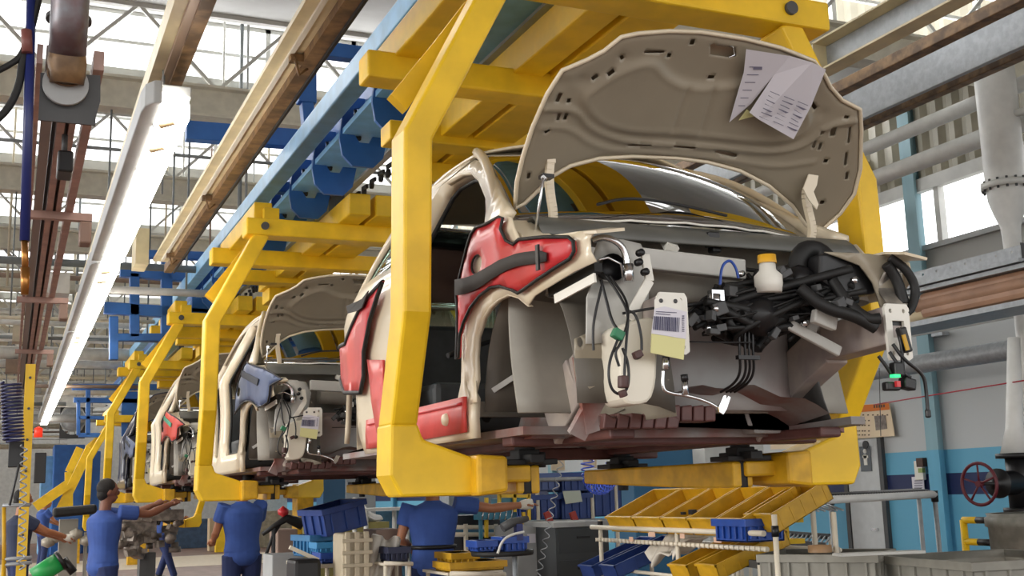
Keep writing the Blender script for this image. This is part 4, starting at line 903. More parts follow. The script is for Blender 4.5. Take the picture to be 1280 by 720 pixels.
labs = ['second lamp of the glowing row counted from the camera', 'third lamp of the glowing row, beside the small blue gantry', 'fourth lamp of the row, beyond the blue gantry legs', 'fifth lamp of the row, near its far end', 'sixth and farthest lamp of the glowing row']
for i in range(1, 6): copy_tree(lm, loc=lm.location+V(0, L0*i, 0), label=labs[i-1])
# left service rails: pinkish aluminium pair
r = root('service_rail', (.16, 8, 3.2), 'pair of brownish service rails high at the left edge, seen from below', 'rail')
Mcltray = mat('tray_greybrown', '8b817c', .5)
for x0, x1, mt_, nm in ((.015, .035, Mrust2, 'rail_profile'), (.045, .085, Mcltray, 'cable_tray'), (.105, .135, Mrust2, 'rail_profile'), (.15, .175, Mrust2, 'rail_profile'), (.20, .235, Mrust2, 'rail_profile')):
    MB().b2((x0, 4.05, 3.2), (x1, 17, 3.27)).build(nm, mt_, r)
MB().b2((.09, 4.0, 3.27), (.15, 17, 3.30)).build('top_plate', Mdgry, r)
for y in (6.2, 8.9, 12): MB().b2((-.02, y, 3.16), (.33, y+.05, 3.2)).build('hanger_strap', Mrust2, r)
t = root('trolley_block', (.15, 4.9, 3.1), 'black trolley block hanging under the service rails', 'trolley')
MB().b2((.115, 4.8, 3.03), (.175, 4.95, 3.12)).build('block', Mblk, t, bevel=.008)
MB().tube([V(.14, 4.85, 3.12), V(.14, 4.85, 3.2)], .012, 8).build('pin', Mdgry, t)
for (x, y, z) in ((.27, 6.2, 3.04), (.27, 8.9, 3.04), (.27, 12, 3.04)):
    t = MB().b2((x, y, z), (x+.06, y+.12, z+.12)); tag(t.build('junction_box', mat('box_brown', '8c7366', .5) if 'box_brown' not in bpy.data.materials else bpy.data.materials['box_brown'], bevel=.01), 'small brown junction box hanging right of the service rails, %s' % {6.2: 'nearest of them', 8.9: 'middle one', 12: 'farthest of them'}[y], 'box')
# ventilation duct elbow
r = root('extraction_duct', (.11, 4.0, 3.1), 'rusty grey extraction pipe coming down at top left into a ring bracket', 'pipe')
c = .112
MB().tube([V(c, 3.85, 3.75), V(c, 3.95, 3.32), V(c, 4.0, 3.23)], .062, 24).build('upper_pipe', mat('duct_steel', '84898f', .4, .5, c2='6d5a5c', nscale=9), r)
MB().tube([V(c, 4.0, 3.25), V(c, 4.01, 3.20), V(c+.003, 4.02, 3.17), V(c+.003, 4.03, 3.13)], [.058, .065, .06, .056], 24).build('lower_sleeve', Mrust, r)
MB().tube([V(c+.06*math.cos(a), 4.02+.0*a, 3.16+.04*math.sin(a)) for a in [2*PI*k/20 for k in range(20)]], .004, 6, closed=True).build('hose_clip', Mrust, r)
MB().cyl((c, 4.0, 3.36), (c, 4.0, 3.345), .075, 24).build('flange', Mdgry, r)
m = MB(); patch(m, [(.03, 3.0), (.03, 3.17), (.225, 3.185), (.228, 3.09), (.215, 3.03), (.215, 3.0)], [], .05, lambda a, b: V(a, 4.06, b), False); m.build('bracket_plate', Mdgry, r, solid=.01)
MB().cyl((c, 4.03, 3.13), (c, 4.05, 3.13), .075, 28).build('ring_disc', Mgry, r)
# blue air drop tube and hoses
r = root('air_drop_tube', (0.01, 4.0, 2.2), 'dark blue air drop tube with brass coupling hanging at the left edge', 'tube')
MB().tube([V(-.011, 4.0, 3.45), V(.006, 4.0, 2.56)], .016, 14).build('tube', mat('tube_blue', '1e2a66', .35), r)
MB().tube([V(.006, 4.0, 2.56), V(.012, 4.0, 2.46)], .011, 10).build('coupling', mat('brass', 'a8743c', .3, .8), r)
MB().tube([V(.012, 4.0, 2.47), V(.014, 4.0, 2.38)], [.016, .012], 12).build('nozzle', bpy.data.materials['brass'], r)
m = MB().tube(curve_pts([U(-40, 105, Y=4), U(8, 84, Y=4), U(28, 70, Y=4), U(36, 40, Y=4), U(42, -20, Y=4)], 3), .011, 10).tube(curve_pts([U(-30, 165, Y=4), U(5, 145, Y=4), U(24, 110, Y=4), U(28, 75, Y=4), U(38, 40, Y=4), U(50, -10, Y=4)], 3), .013, 10)
m.build('black_hoses', Mblk2, r)
MB().tube([U(33, 38, Y=3.98), U(34, 66, Y=3.98)], .018, 10).build('hose_fitting', mat('brick_fitting', '7d4a44', .5), r)
# ---- right side overhead
def longbar(name, pts, X, w, h, m_, lab, cat, ext=(0, 0)):
    a = U(*pts[0], X=X); b = U(*pts[1], X=X); z = (a.z+b.z)/2
    return tag(MB().b2((X-w/2, min(a.y, b.y)-ext[0], z-h/2), (X+w/2, max(a.y, b.y)+ext[1], z+h/2)).build(name, m_, bevel=.008), lab, cat)
longbar('steel_channel', [(1162, 8), (1035, 76)], 5.6, .05, .22, Mgal, 'galvanised channel high on the right, directly above the upper rusty rail', 'beam', (3, 0))
zc_ = (U(1162, 8, X=5.6).z+U(1035, 76, X=5.6).z)/2; ye_ = U(1035, 76, X=5.6).y
m = MB().b2((5.45, 2.6, zc_+.11), (5.6, ye_, zc_+.125)).b2((5.45, 2.6, zc_-.125), (5.6, ye_, zc_-.11)).b2((5.45, ye_-.02, zc_-.12), (5.6, ye_, zc_+.12)); tag(m.build('tan_angle', Mtan), 'tan flanges along the near galvanised channel', 'beam')
longbar('rusty_rail', [(1280, 0), (1046, 110)], 6.4, .12, .10, Mrust, 'upper of two rusty rails crossing the top right corner', 'rail', (2, 8))
longbar('rusty_rail', [(1280, 64), (1077, 156)], 7.2, .10, .10, Mrust, 'lower of two rusty rails crossing the top right corner', 'rail', (2, 8))
longbar('steel_web', [(1280, 32), (1060, 132)], 6.9, .05, .36, Mgal, 'broad pale steel web between the two rusty rails', 'beam', (2, 8))
for y in (): struct(MB().b2((5.6, y, 5.02), (WX, y+.12, 5.14)).build('ceiling_tie', mat('tie_dark', '6a6d6e', .5) if 'tie_dark' not in bpy.data.materials else bpy.data.materials['tie_dark']), 'dark cross tie over the right-hand rails')
def pipe(name, pts, X, r_, m_, lab, ext=(3, 10)):
    a = U(*pts[0], X=X); b = U(*pts[1], X=X); z = (a.z+b.z)/2
    return tag(MB().cyl((X, min(a.y, b.y)-ext[0], z), (X, max(a.y, b.y)+ext[1], z), r_, 18).build(name, m_), lab, 'pipe')
Mwpipe = mat('white_pipe_paint', 'd4d5d2', .45, noise=.05)
pipe('wall_pipe', [(1088, 186), (1240, 118)], 9.6, .085, Mwpipe, 'upper white pipe running under the corrugated cladding')
pipe('wall_pipe', [(1100, 222), (1236, 168)], 9.6, .10, Mwpipe, 'lower white pipe running just above the high window')
pipe('wall_pipe', [(1140, 456), (1275, 436)], 10.6, .12, Mgal, 'grey pipe running low along the wall below the brown duct')
pipe('wall_pipe', [(1140, 422), (1270, 390)], 10.8, .03, Mlgry, 'thin pale conduit on the wall just under the brown duct')
# big vertical duct with flange
r = root('vertical_duct', (9.2, 8.0, 2.2), 'large white vertical duct with bolted flange at the right edge', 'pipe')
a = U(1258, 235, X=9.2); cx, cy, zf = a.x, a.y, a.z
k = U(1258, 235, X=9.2)-U(1240, 235, X=9.2); rad = .2
MB().lathe([(rad*1.02, 6.5-zf), (rad, zf+.12-zf+0), (rad, 0.02)], (cx, cy, zf), 'Z', 28).build('duct_shell', Mwpipe, r)
MB().lathe([(rad*.9, .05), (rad*1.22, .05), (rad*1.22, -.01), (rad*.9, -.01)], (cx, cy, zf), 'Z', 28).build('flange', Mlgry, r)
m = MB()
for i in range(16): m.cyl((cx+rad*1.12*math.cos(i*PI/8), cy+rad*1.12*math.sin(i*PI/8), zf-.035), (cx+rad*1.12*math.cos(i*PI/8), cy+rad*1.12*math.sin(i*PI/8), zf+.075), .014, 6)
m.build('flange_bolts', Mdgry, r)
MB().lathe([(rad*.98, -.01), (rad*.95, -.12), (rad*.75, -.26), (rad*.5, -.40), (rad*.45, -.5), (rad*.42, -.9)], (cx, cy, zf), 'Z', 28).build('reducer', Mwpipe, r)
a2 = U(1276, 400, X=9.2)
MB().cyl((cx, cy, zf-.9), (cx, cy, zf-.88), rad*.45).cyl((cx, cy, 2.0), (cx, cy, zf-.88), rad*.30, 16).build('drop_pipe', Mwpipe, r)
MB().tube([V(cx, cy-.05, zf+.75), V(cx+.2, cy-1.0, zf+.70)], .04, 12).build('branch_pipe', Mlgry, r)
# cable tray (perforated) and brown duct
r = root('perforated_tray', (8, 8, 3.65), 'perforated galvanised cable tray above the brown duct on the right', 'tray')
a = U(1142, 350, X=8); b = U(1277, 318, X=8)
def trayf(y, z): return V(8.0, y, z)
m = MB(); o = [(b.y, 3.58), (a.y+1, 3.58), (a.y+1, 3.70), (b.y, 3.70)]
hs = [ell(b.y+.1+i*.18, 3.655, .012, .012, 8) for i in range(int((a.y-b.y)/.18)+3)]
patch(m, o, hs, .2, trayf, False); m.build('side_wall', Mgal, r, solid=.004)
MB().b2((8.0, b.y, 3.56), (8.35, a.y+1, 3.58)).b2((7.96, b.y, 3.55), (8.0, a.y+1, 3.585)).build('tray_floor', Mgal, r)
MB().b2((8.0, b.y-.004, 3.58), (8.34, b.y+.004, 3.72)).build('end_plate', Mdgry, r)
Mbrn = mat('brown_duct_paint', '9c7760', .45, c2='b58d72', nscale=3)
a = U(1150, 395, X=8.2); b = U(1280, 350, X=8.2)
r = root('brown_duct', (8.2, 8, 3.2), 'large brown horizontal duct along the wall at right', 'duct')
MB().b2((8.05, 3, 3.24), (8.4, 8.45, 3.50)).build('duct_body', Mbrn, r, bevel=.05)
MB().tube([V(8.1, 3, 3.38), V(8.1, 8.5, 3.38)], .07, 14).build('insulated_pipe', Mbrn, r)
MB().tube([V(8.12, 8.2, 3.30), V(8.12, 8.9, 3.26)], .06, 14).build('duct_end', mat('duct_end_cream', 'cdbb98', .5), r)
MB().b2((7.98, 3, 3.17), (8.45, 9.4, 3.22)).build('support_channel', Mgal, r)
MB().b2((8.0, 3, 3.50), (8.42, 8.6, 3.54)).build('top_channel', Mgal, r)
tag(MB().tube([U(1092, 506, X=7.6), U(1140, 498, X=7.6), U(1290, 474, X=7.6)], .006, 6).build('red_cable', mat('red_cable', 'a02a34', .5)), 'thin red pull cord stretched in front of the right wall', 'cable')
tag(MB().tube([U(1099, 460, X=7.4), U(1101, 545, X=7.4)], .004, 6).build('signal_wire', Mdgry), 'thin grey wire hanging in front of the orange warning poster', 'wire')
# poster
Mposter = mat('poster_cream', 'e3cfb0', .7)
def P4(pts, X): return [U(x, y, X=X) for x, y in pts]
X_ = 11.42
po = root('warning_poster', U(1098, 548, X=X_), 'cream poster with an orange header hanging before the white door', 'poster')
MB().add(P4([(1066, 507), (1112, 503), (1119, 545), (1066, 549)], X_), [(0, 1, 2, 3)]).build('sheet', Mposter, po, solid=.01)
MB().add(P4([(1068, 507), (1111, 504), (1112, 512), (1068, 516)], X_-.015), [(0, 1, 2, 3)]).build('orange_header', mat('poster_orange', 'd9782e', .7), po, solid=.004)
MB().add(P4([(1093, 520), (1107, 519), (1109, 536), (1095, 538)], X_-.015), [(0, 1, 2, 3)]).build('poster_picture', mat('poster_photo', '6d625c', .7, c2='8f857c', nscale=20), po, solid=.004)
m = MB()
for y in (518, 525, 531, 538, 543):
    for x in ((1070, 1073, 1077, 1080, 1085) if y != 518 else (1072, 1078, 1084, 1090, 1096, 1102, 1108)): m.add(P4([(x, y), (x+2.2, y-.1), (x+2.2, y+1.4), (x, y+1.5)], X_-.017), [(0, 1, 2, 3)])
for x in range(1092, 1107, 3): m.add(P4([(x, 506.5-(x-1092)*.07), (x+2, 506.4-(x-1092)*.07), (x+2, 510-(x-1092)*.07), (x, 510-(x-1092)*.07)], X_-.022), [(0, 1, 2, 3)])
m.build('poster_print', mat('poster_ink', '5b4632', .7), po)
# small papers glimpsed beneath the car
n_ = root('wall_notice', U(988, 548, X=10), 'cream notice sheet seen just above the right shoe beam of the nearest carrier', 'poster')
MB().add(P4([(963, 538), (1014, 537), (1015, 560), (964, 562)], 10.), [(0, 1, 2, 3)]).build('sheet', Mposter, n_, solid=.01)
MB().add(P4([(984, 541), (996, 540.5), (996, 549), (984, 550)], 9.98), [(0, 1, 2, 3)]).build('picture', bpy.data.materials['poster_photo'], n_, solid=.004)
m = MB(); [m.add(P4([(x, y), (x+6, y), (x+6, y+1.5), (x, y+1.5)], 9.98), [(0, 1, 2, 3)]) for x in (966, 974, 1002) for y in (544, 549, 554)]; m.build('print', bpy.data.materials['poster_ink'], n_)
# box and notice beside the column
Xw = WX-.06
t = root('wall_switch', U(1150, 590, X=Xw), 'white electrical box with dark switch beside the column', 'switch')
a = U(1150, 588, X=Xw); MB().box(a, (.06, .16, .26)).build('box', Mwhite, t, bevel=.01); MB().box(U(1152, 578, X=Xw-.04), (.08, .12, .12)).build('dark_switch', mat('switch_brown', '4a3226', .5), t)
MB().box(U(1152, 588, X=Xw-.04), (.05, .08, .06)).build('green_socket', mat('socket_green', '8ea05c', .5), t)
t = root('wall_paper', U(1148, 608, X=Xw), 'printed sheet under the electrical box beside the column', 'notice')
MB().box(U(1148, 607, X=Xw), (.012, .22, .24)).build('sheet', Mpaper, t)
m = MB(); [m.box(U(1148, y, X=Xw-.01), (.006, .15, .012)) for y in (601, 604, 607, 610, 613)]; m.build('print_lines', bpy.data.materials['print_grey'], t)
# wall bracket
tag(MB().box(U(1175, 418, X=WX-.1), (.12, .2, .05)).box(U(1166, 410, X=WX-.1), (.12, .04, .16)).build('wall_hook', Mgal), 'small steel hook bracket on the white wall under the brown duct', 'bracket')

# ------------------------------------------------------------------ far roof-space clutter
rnd = random.Random(21)
Mcl = [mat('clutter_%s' % n, c, .5, noise=.1) for n, c in (('white', 'd9d9d4'), ('grey', '9c9d9b'), ('beige', 'c3b9a2'), ('steel', '7f8587'), ('brown', '8d7868'))]
names = [('air_duct', 'duct', 'pale air duct crossing the far roof space'), ('service_pipe', 'pipe', 'thin service pipe crossing the far roof space'), ('cross_beam', 'beam', 'steel cross beam in the far roof space')]
GY = [Y0+PITCH*k-.6 for k in range(0, NB)]
DRP = {}
def drop(m, x, y, z): m.cyl((x, y, z), (x, y, 6.04), .012, 6)
SLOTS = [(y, 3.7+.27*j) for y in GY for j in range(8)]; rnd.shuffle(SLOTS)
for i in range(78):
    y, z = SLOTS[i]; z += rnd.uniform(-.02, .02)
    x0 = rnd.uniform(-9, 1); x1 = x0+rnd.uniform(3, 9); k = rnd.choice([0, 1, 1, 1, 2])
    if y < 17 and k != 1: continue
    x1 = min(x1, 6 if z > 5 else 2.0)
    m = MB(); DR = DRP.setdefault(round(y, 2), MB()); drop(DR, x0+.3, y, z+.02); drop(DR, x1-.3, y, z+.02)
    if k == 0: m.cyl((x0, y, z), (x1, y, z), rnd.uniform(.08, .12), 14)
    elif k == 1: m.cyl((x0, y, z), (x1, y, z), rnd.uniform(.02, .05), 8)
    else: m.b2((x0, y, z), (x1, y+.08, z+.2)).b2((x0, y-.06, z+.2), (x1, y+.14, z+.22)).b2((x0, y-.06, z-.02), (x1, y+.14, z))
    tag(m.build(names[k][0], Mcl[rnd.choice([0, 0, 1, 2, 3, 4]) if k else rnd.randrange(3)]), names[k][2], names[k][1], group=names[k][1]+'s crossing the far roof space')
for yk in DRP: struct(DRP[yk].build('ceiling_drop_rods', Mcl[3]), 'thin drop rods carrying the pipes under one roof girder')
for i in range(34):
    y = rnd.choice(GY[:7])+.45; x = rnd.uniform(-1.0, 4.2)*y/14; z0 = rnd.uniform(4.4, 5.4) if x > 1 else rnd.uniform(3.8, 5)
    tag(MB().cyl((x, y, z0), (x, y, 7.5), rnd.uniform(.012, .03), 6).build('hanger_rod', Mcl[rnd.randrange(5)]), 'thin hanger rod dropping from the roof trusses', 'rod', group='hanger rods below the trusses')
for i in range(22):
    y = rnd.choice(GY[1:8]); x = rnd.uniform(-2.5, 2.2); z = rnd.uniform(3.8, 5.0)
    tag(MB().bar((x, y, z), (x+rnd.choice([-1, 1])*rnd.uniform(.6, 1.8), y, 6.05), .05, .05).build('brace', Mcl[rnd.randrange(3)]), 'slanting pale brace in the far roof space', 'brace', group='slanting braces in the far roof space')
for i in range(8):
    y = GY[min(i, 8)]; x = .28-.1*(i % 3); m = MB().b2((x-.25, y-.15, 3.9), (x+.2, y+.15, 4.12)); drop(m, x, y, 4.1); tag(m.build('cable_box', Mcl[(i*2) % 5]), 'small service box high up left of the lamps', 'box', group='service boxes left of the lamps')
for k, y in enumerate(GY[2:9]):   # secondary lattice girders lower down
    m = MB(); zb_ = 5.0-.1*(k % 2); x = -10.
    while x < 1.2: m.bar((x, y+.3, zb_), (x+.45, y+.3, zb_+.6), .03, .03).bar((x+.45, y+.3, zb_+.6), (x+.9, y+.3, zb_), .03, .03); x += .9
    m.b2((-10, y+.27, zb_-.04), (1.4, y+.33, zb_)).b2((-10, y+.27, zb_+.6), (1.4, y+.33, zb_+.64)).b2((-8, y+.27, zb_+.6), (-7.94, y+.33, 6.1)).b2((1.2, y+.27, zb_+.6), (1.26, y+.33, 6.1))
    struct(m.build('ceiling_lattice', Mcl[k % 3]), 'light lattice girder low in the far roof space')
# big fan
r = root('wall_fan', U(90, 553, Y=30), 'large square black-framed fan in the distance beside the lamp row', 'fan')
a = U(76, 500, Y=30); b = U(106, 548, Y=30); c_ = (a+b)/2
m = MB(); patch(m, [(a.x, a.z), (b.x, a.z), (b.x, b.z), (a.x, b.z)], [ell(c_.x, c_.z, .3, .38, 18)], .3, lambda x, z: V(x, 30, z), False); m.build('fan_frame', Mblk, r, solid=.1)
MB().lathe([(0, 0), (.25, 0), (.3, .1)], (c_.x, 30.05, c_.z), 'Y', 18).build('fan_bowl', Mgal, r)
# ------------------------------------------------------------------ people
FZ = .13
def person(loc, rz, J, label, skin=Mskin, h=1.78, shirt=Mshirt, glove=None, belt=False, vox=.011):
    S_ = h/1.78; R = Matrix.Rotation(rz, 3, 'Z'); L = Vector(loc)
    def T(p): return L+R @ (Vector(p)*S_)
    D = dict(pelvis=(0, 0, .98), waist=(0, 0, 1.12), chest=(0, .01, 1.32), neck=(0, 0, 1.50), head=(0, .03, 1.66),
             sl=(-.19, 0, 1.44), sr=(.19, 0, 1.44), el=(-.25, -.02, 1.16), er=(.25, -.02, 1.16), wl=(-.26, .08, .92), wr=(.26, .08, .92),
             hl=(-.10, 0, .94), hr=(.10, 0, .94), kl=(-.11, .03, .52), kr=(.11, .03, .52), al=(-.11, -.02, .09), ar=(.11, -.02, .09), hd=(0, 1, 0))
    D.update(J); D = {k: Vector(v) for k, v in D.items()}
    r = root('person', L, label, 'person')
    b = MB()
    def tb(m, pts, rs, n=12): m.tube([T(p) for p in pts], [q*S_ for q in rs], n)
    def el_(m, c, rad, n=14, rot=None):
        c = T(c); vs = []; fs = []
        for i in range(n+1):
            th = PI*i/n
            for k in range(n):
                ph = 2*PI*k/n; v = Vector((rad[0]*math.sin(th)*math.cos(ph), rad[1]*math.sin(th)*math.sin(ph), rad[2]*math.cos(th)))*S_
                if rot is not None: v = rot @ v
                vs.append(c+R @ v)
        for i in range(n):
            for k in range(n): fs.append((i*n+k, (i+1)*n+k, (i+1)*n+(k+1) % n, i*n+(k+1) % n))
        m.add(vs, fs, True)
    def ext(a, c, t): return a+(c-a)*t
    def torso(m, g=0.):
        prof = [(0, .0), (.02, .13), (.08, .165), (.15, .158), (.28, .15), (.4, .155), (.55, .172), (.7, .188), (.82, .192), (.9, .172), (.96, .12), (1., .075), (1.02, 0)]
        N_ = 20; vs = []; fs = []
        for z, w in prof:
            p = ext(D['pelvis'], D['neck'], z)-Vector((0, 0, .04)); d = max(w*.68, 0); gg = g if w > 0 else 0
            for k in range(N_):
                a = 2*PI*k/N_; ca, sa = math.cos(a), math.sin(a); vs.append(T(p+Vector(((w+gg)*math.copysign(abs(ca)**.8, ca), (d+gg)*math.copysign(abs(sa)**.9, sa), 0))))
        for i in range(len(prof)-1):
            for k in range(N_): fs.append((i*N_+k, i*N_+(k+1) % N_, (i+1)*N_+(k+1) % N_, (i+1)*N_+k))
        m.add(vs, fs, True)
    torso(b); hdir = D['hd'].normalized(); a_ = math.atan2(hdir.y, hdir.x)-PI/2; HR = Matrix.Rotation(a_, 3, 'Z')
    H = D['head']; tb(b, [D['neck']-Vector((0, 0, .06)), ext(D['neck'], H, .6)], [.06, .055])
    el_(b, H+Vector((0, 0, .02)), (.075, .095, .105), 18, HR); el_(b, H+HR @ Vector((0, .022, -.055)), (.056, .068, .062), 14, HR)
    el_(b, H+HR @ Vector((0, .103, -.01)), (.013, .018, .024), 8, HR); el_(b, H+HR @ Vector((0, .088, -.055)), (.026, .014, .010), 8, HR)
    for s in (-1, 1): el_(b, H+HR @ Vector((s*.077, -.005, -.005)), (.010, .02, .03), 8, HR); el_(b, H+HR @ Vector((s*.03, .085, .035)), (.022, .014, .008), 8, HR)
    for s in 'lr':
        sh, e, w = D['s'+s], D['e'+s], D['w'+s]; tb(b, [sh, ext(sh, e, .5), e, ext(e, w, .3), w], [.055, .048, .038, .042, .027])
        d = (w-e).normalized(); side = d.cross(Vector((0, 0, 1)));
        if side.length < .2: side = Vector((0, 1, 0)) if abs(d.z) > .9 else side
        side.normalize(); up = side.cross(d).normalized()
        tb(b, [w, w+d*.045, w+d*.085], [.027, .036, .034], 10)
        for k in range(4):
            o = side*((k-1.5)*.020); l = [.058, .072, .068, .052][k]; base = w+d*.085+o
            tb(b, [base, base+d*l*.5-up*.004, base+d*l*.95-up*.024], [.0095, .009, .0075], 6)
        th = w+d*.03+side*(-.032 if s == 'l' else .032); tb(b, [th, th+d*.03+side*(-.015 if s == 'l' else .015)-up*.01, th+d*.06+side*(-.018 if s == 'l' else .018)-up*.02], [.013, .011, .009], 6)
        hp, kn, an = D['h'+s], D['k'+s], D['a'+s]; tb(b, [hp, ext(hp, kn, .5), kn, ext(kn, an, .35), an, an-Vector((0, 0, .04))], [.088, .075, .055, .056, .038, .04])
    ob = b.build('body', skin, r); md = ob.modifiers.new('remesh', 'REMESH'); md.mode = 'VOXEL'; md.voxel_size = vox*.8; md.use_smooth_shade = True
    c = MB(); torso(c, .022)
    for s in 'lr':
        sh, e = D['s'+s], D['e'+s]; tb(c, [sh-(e-sh)*.05, ext(sh, e, .35), ext(sh, e, .6)], [.075, .075, .072])
    el_(c, D['pelvis']+Vector((0, 0, -.05)), (.195, .15, .12), 12)
    tb(c, [D['neck']-Vector((0, 0, .08)), D['neck']-Vector((0, 0, .02))], [.1, .072])
    so = c.build('shirt', shirt, r); md = so.modifiers.new('remesh', 'REMESH'); md.mode = 'VOXEL'; md.voxel_size = vox; md.use_smooth_shade = True
    c = MB(); el_(c, D['pelvis']-Vector((0, 0, .06)), (.175, .13, .12), 12)
    for s in 'lr': hp, kn, an = D['h'+s], D['k'+s], D['a'+s]; tb(c, [hp, ext(hp, kn, .5), kn, ext(kn, an, .5), an+Vector((0, 0, .01))], [.11, .095, .078, .073, .07])
    so = c.build('trousers', Mtrous, r); md = so.modifiers.new('remesh', 'REMESH'); md.mode = 'VOXEL'; md.voxel_size = vox; md.use_smooth_shade = True
    c = MB(); el_(c, H+HR @ Vector((0, -.018, .04)), (.084, .098, .098), 16, HR); el_(c, H+HR @ Vector((0, -.05, -.02)), (.07, .062, .07), 12, HR); c.build('hair', Mhair, r)
    for s in 'lr':
        an = D['a'+s]; c = MB(); el_(c, an+Vector((0, .06, -.045)), (.05, .135, .045), 12); el_(c, an+Vector((0, 0, -.01)), (.05, .06, .06), 10); c.build('shoe', Mblk, r)
    if glove:
        for s in glove:
            w = D['w'+s]; d = (w-D['e'+s]).normalized(); c = MB(); tb(c, [w-d*.01, w+d*.04, w+d*.095], [.036, .046, .042], 10); c.build('glove', Mwhite, r, sub=0)
    if not belt: return r
    c = MB(); p = D['waist']-Vector((0, 0, .02)); c.tube([T(p+Vector((.185*math.cos(a), .142*math.sin(a), 0))) for a in [2*PI*k/20 for k in range(20)]], .018, 6, closed=True); c.build('belt', Mbelt, r)
    return r
q = U(130, 660, Y=12.4)
person((q.x, q.y, FZ), -1.25, dict(sr=(.15, .1, 1.46), sl=(-.18, .05, 1.44), er=(.2, .38, 1.43), wr=(.16, .62, 1.52), el=(-.2, .34, 1.42), wl=(-.12, .58, 1.52), hd=(.1, 1, .1)), 'person in blue shirt at left with both arms raised to the third carrier', Mskind, h=1.80)
q = U(303, 660, Y=12.6)
person((q.x, q.y, FZ), 0.15, dict(er=(.23, .2, 1.2), wr=(.12, .4, 1.35), el=(-.25, .08, 1.17), wl=(-.22, .25, 1.1), head=(0, .06, 1.65)), 'person in blue shirt seen from behind below the second carrier', h=1.86)
q = U(541, 660, Y=9.4)
person((q.x, q.y, FZ), -.35, dict(sr=(.2, .0, 1.45), er=(.50, .06, 1.40), wr=(.76, .12, 1.42), el=(-.27, .0, 1.17), wl=(-.16, .2, 1.05), head=(0, .05, 1.66)), 'person in blue shirt seen from behind, right arm stretched out, white glove', h=1.82, glove='r', belt=True)
q = U(201, 690, Y=24)
person((q.x, q.y, FZ), -1.2, dict(kl=(-.11, .18, .55), al=(-.11, .02, .12), kr=(.11, .1, .5), ar=(.11, .25, .1), el=(-.22, .2, 1.2), wl=(-.15, .42, 1.25), er=(.22, .2, 1.2), wr=(.15, .42, 1.25)), 'person in blue workwear walking behind the low yellow carrier', h=1.75, vox=.016)
q = U(54, 650, Y=30)
person((q.x, q.y, FZ), -1.3, dict(el=(-.22, .2, 1.2), wl=(-.1, .4, 1.1), er=(.22, .2, 1.2), wr=(.1, .4, 1.1), head=(0, .08, 1.63)), 'distant person in blue shirt standing right of the yellow post', h=1.75, vox=.016)
q = U(24, 660, Y=15)
person((q.x, q.y, FZ), -1.4, dict(er=(.2, .28, 1.28), wr=(.1, .52, 1.2), el=(-.2, .26, 1.28), wl=(-.1, .5, 1.18)), 'person mostly behind the yellow post at left, forearm reaching right', h=1.75, shirt=mat('dark_shirt', '2c3550', .8), glove='r', vox=.014)

# ------------------------------------------------------------------ crates, bins, racks
def crate(loc, size, rz, m_, label, group=None, ribs=5, tilt=0., name='plastic_crate', cat='crate', roll=0.):
    w, d, h = size; L = Vector(loc); R = Matrix.Rotation(rz, 3, 'Z') @ Matrix.Rotation(tilt, 3, 'X') @ Matrix.Rotation(roll, 3, 'Y')
    m = MB(); t = .012
    def bx(a, b_): 
        c = [(a[i]+b_[i])/2 for i in range(3)]; s = [abs(a[i]-b_[i])/2 for i in range(3)]
        vs = [L+R @ Vector((c[0]+x*s[0], c[1]+y*s[1], c[2]+z*s[2])) for x in (-1, 1) for y in (-1, 1) for z in (-1, 1)]
        m.add(vs, [(0, 1, 3, 2), (4, 6, 7, 5), (0, 4, 5, 1), (2, 3, 7, 6), (0, 2, 6, 4), (1, 5, 7, 3)])
    bx((-w/2, -d/2, 0), (w/2, d/2, t))
    for s in (-1, 1):
        bx((s*w/2, -d/2, 0), (s*(w/2-t), d/2, h)); bx((-w/2, s*d/2, 0), (w/2, s*(d/2-t), h))
        bx((s*(w/2-t), -d/2-.02, h-.05), (s*(w/2+.022), d/2+.02, h)); bx((-w/2-.02, s*(d/2-t), h-.05), (w/2+.02, s*(d/2+.022), h))
        for i in range(ribs):
            x = -w/2+(i+.5)*w/ribs; bx((x-.008, s*d/2, .02), (x+.008, s*(d/2+.018), h-.04))
            y = -d/2+(i+.5)*d/ribs; bx((s*w/2, y-.008, .02), (s*(w/2+.018), y+.008, h-.04))
    o = m.build(name, m_, loc=L, bevel=.003); return tag(o, label, cat, group)
def ybin(p, L_, W, H, slope, m_, label, group):   # open bin whose length axis is +X rising, mouth facing up; p = front lower corner (min y)
    m = MB(); a = slope; ex = Vector((math.cos(a), 0, math.sin(a))); ez = Vector((-math.sin(a), 0, math.cos(a))); ey = Vector((0, 1, 0)); p = Vector(p); t = .007
    def bx(a0, b0):
        vs = [p+ex*x+ey*y+ez*z for x in (a0[0], b0[0]) for y in (a0[1], b0[1]) for z in (a0[2], b0[2])]
        m.add(vs, [(0, 1, 3, 2), (4, 6, 7, 5), (0, 4, 5, 1), (2, 3, 7, 6), (0, 2, 6, 4), (1, 5, 7, 3)])
    bx((0, 0, 0), (L_, W, t)); bx((0, 0, 0), (L_, t, H)); bx((0, W-t, 0), (L_, W, H)); bx((0, 0, 0), (t, W, H)); bx((L_-t, 0, 0), (L_, W, H))
    bx((-.008, -.002, H-.012), (L_+.004, .012, H+.004)); bx((-.008, W-.012, H-.012), (L_+.004, W+.002, H+.004)); bx((-.012, -.002, H-.012), (.01, W+.002, H+.004)); bx((L_-.01, -.002, H-.012), (L_+.01, W+.002, H+.004))
    for i in range(5): bx((L_*(i+.5)/5-.004, -.003, .0), (L_*(i+.5)/5+.004, 0, H-.015))
    o = m.build('storage_bin', m_, loc=p, bevel=0.002); return tag(o, label, 'bin', group)
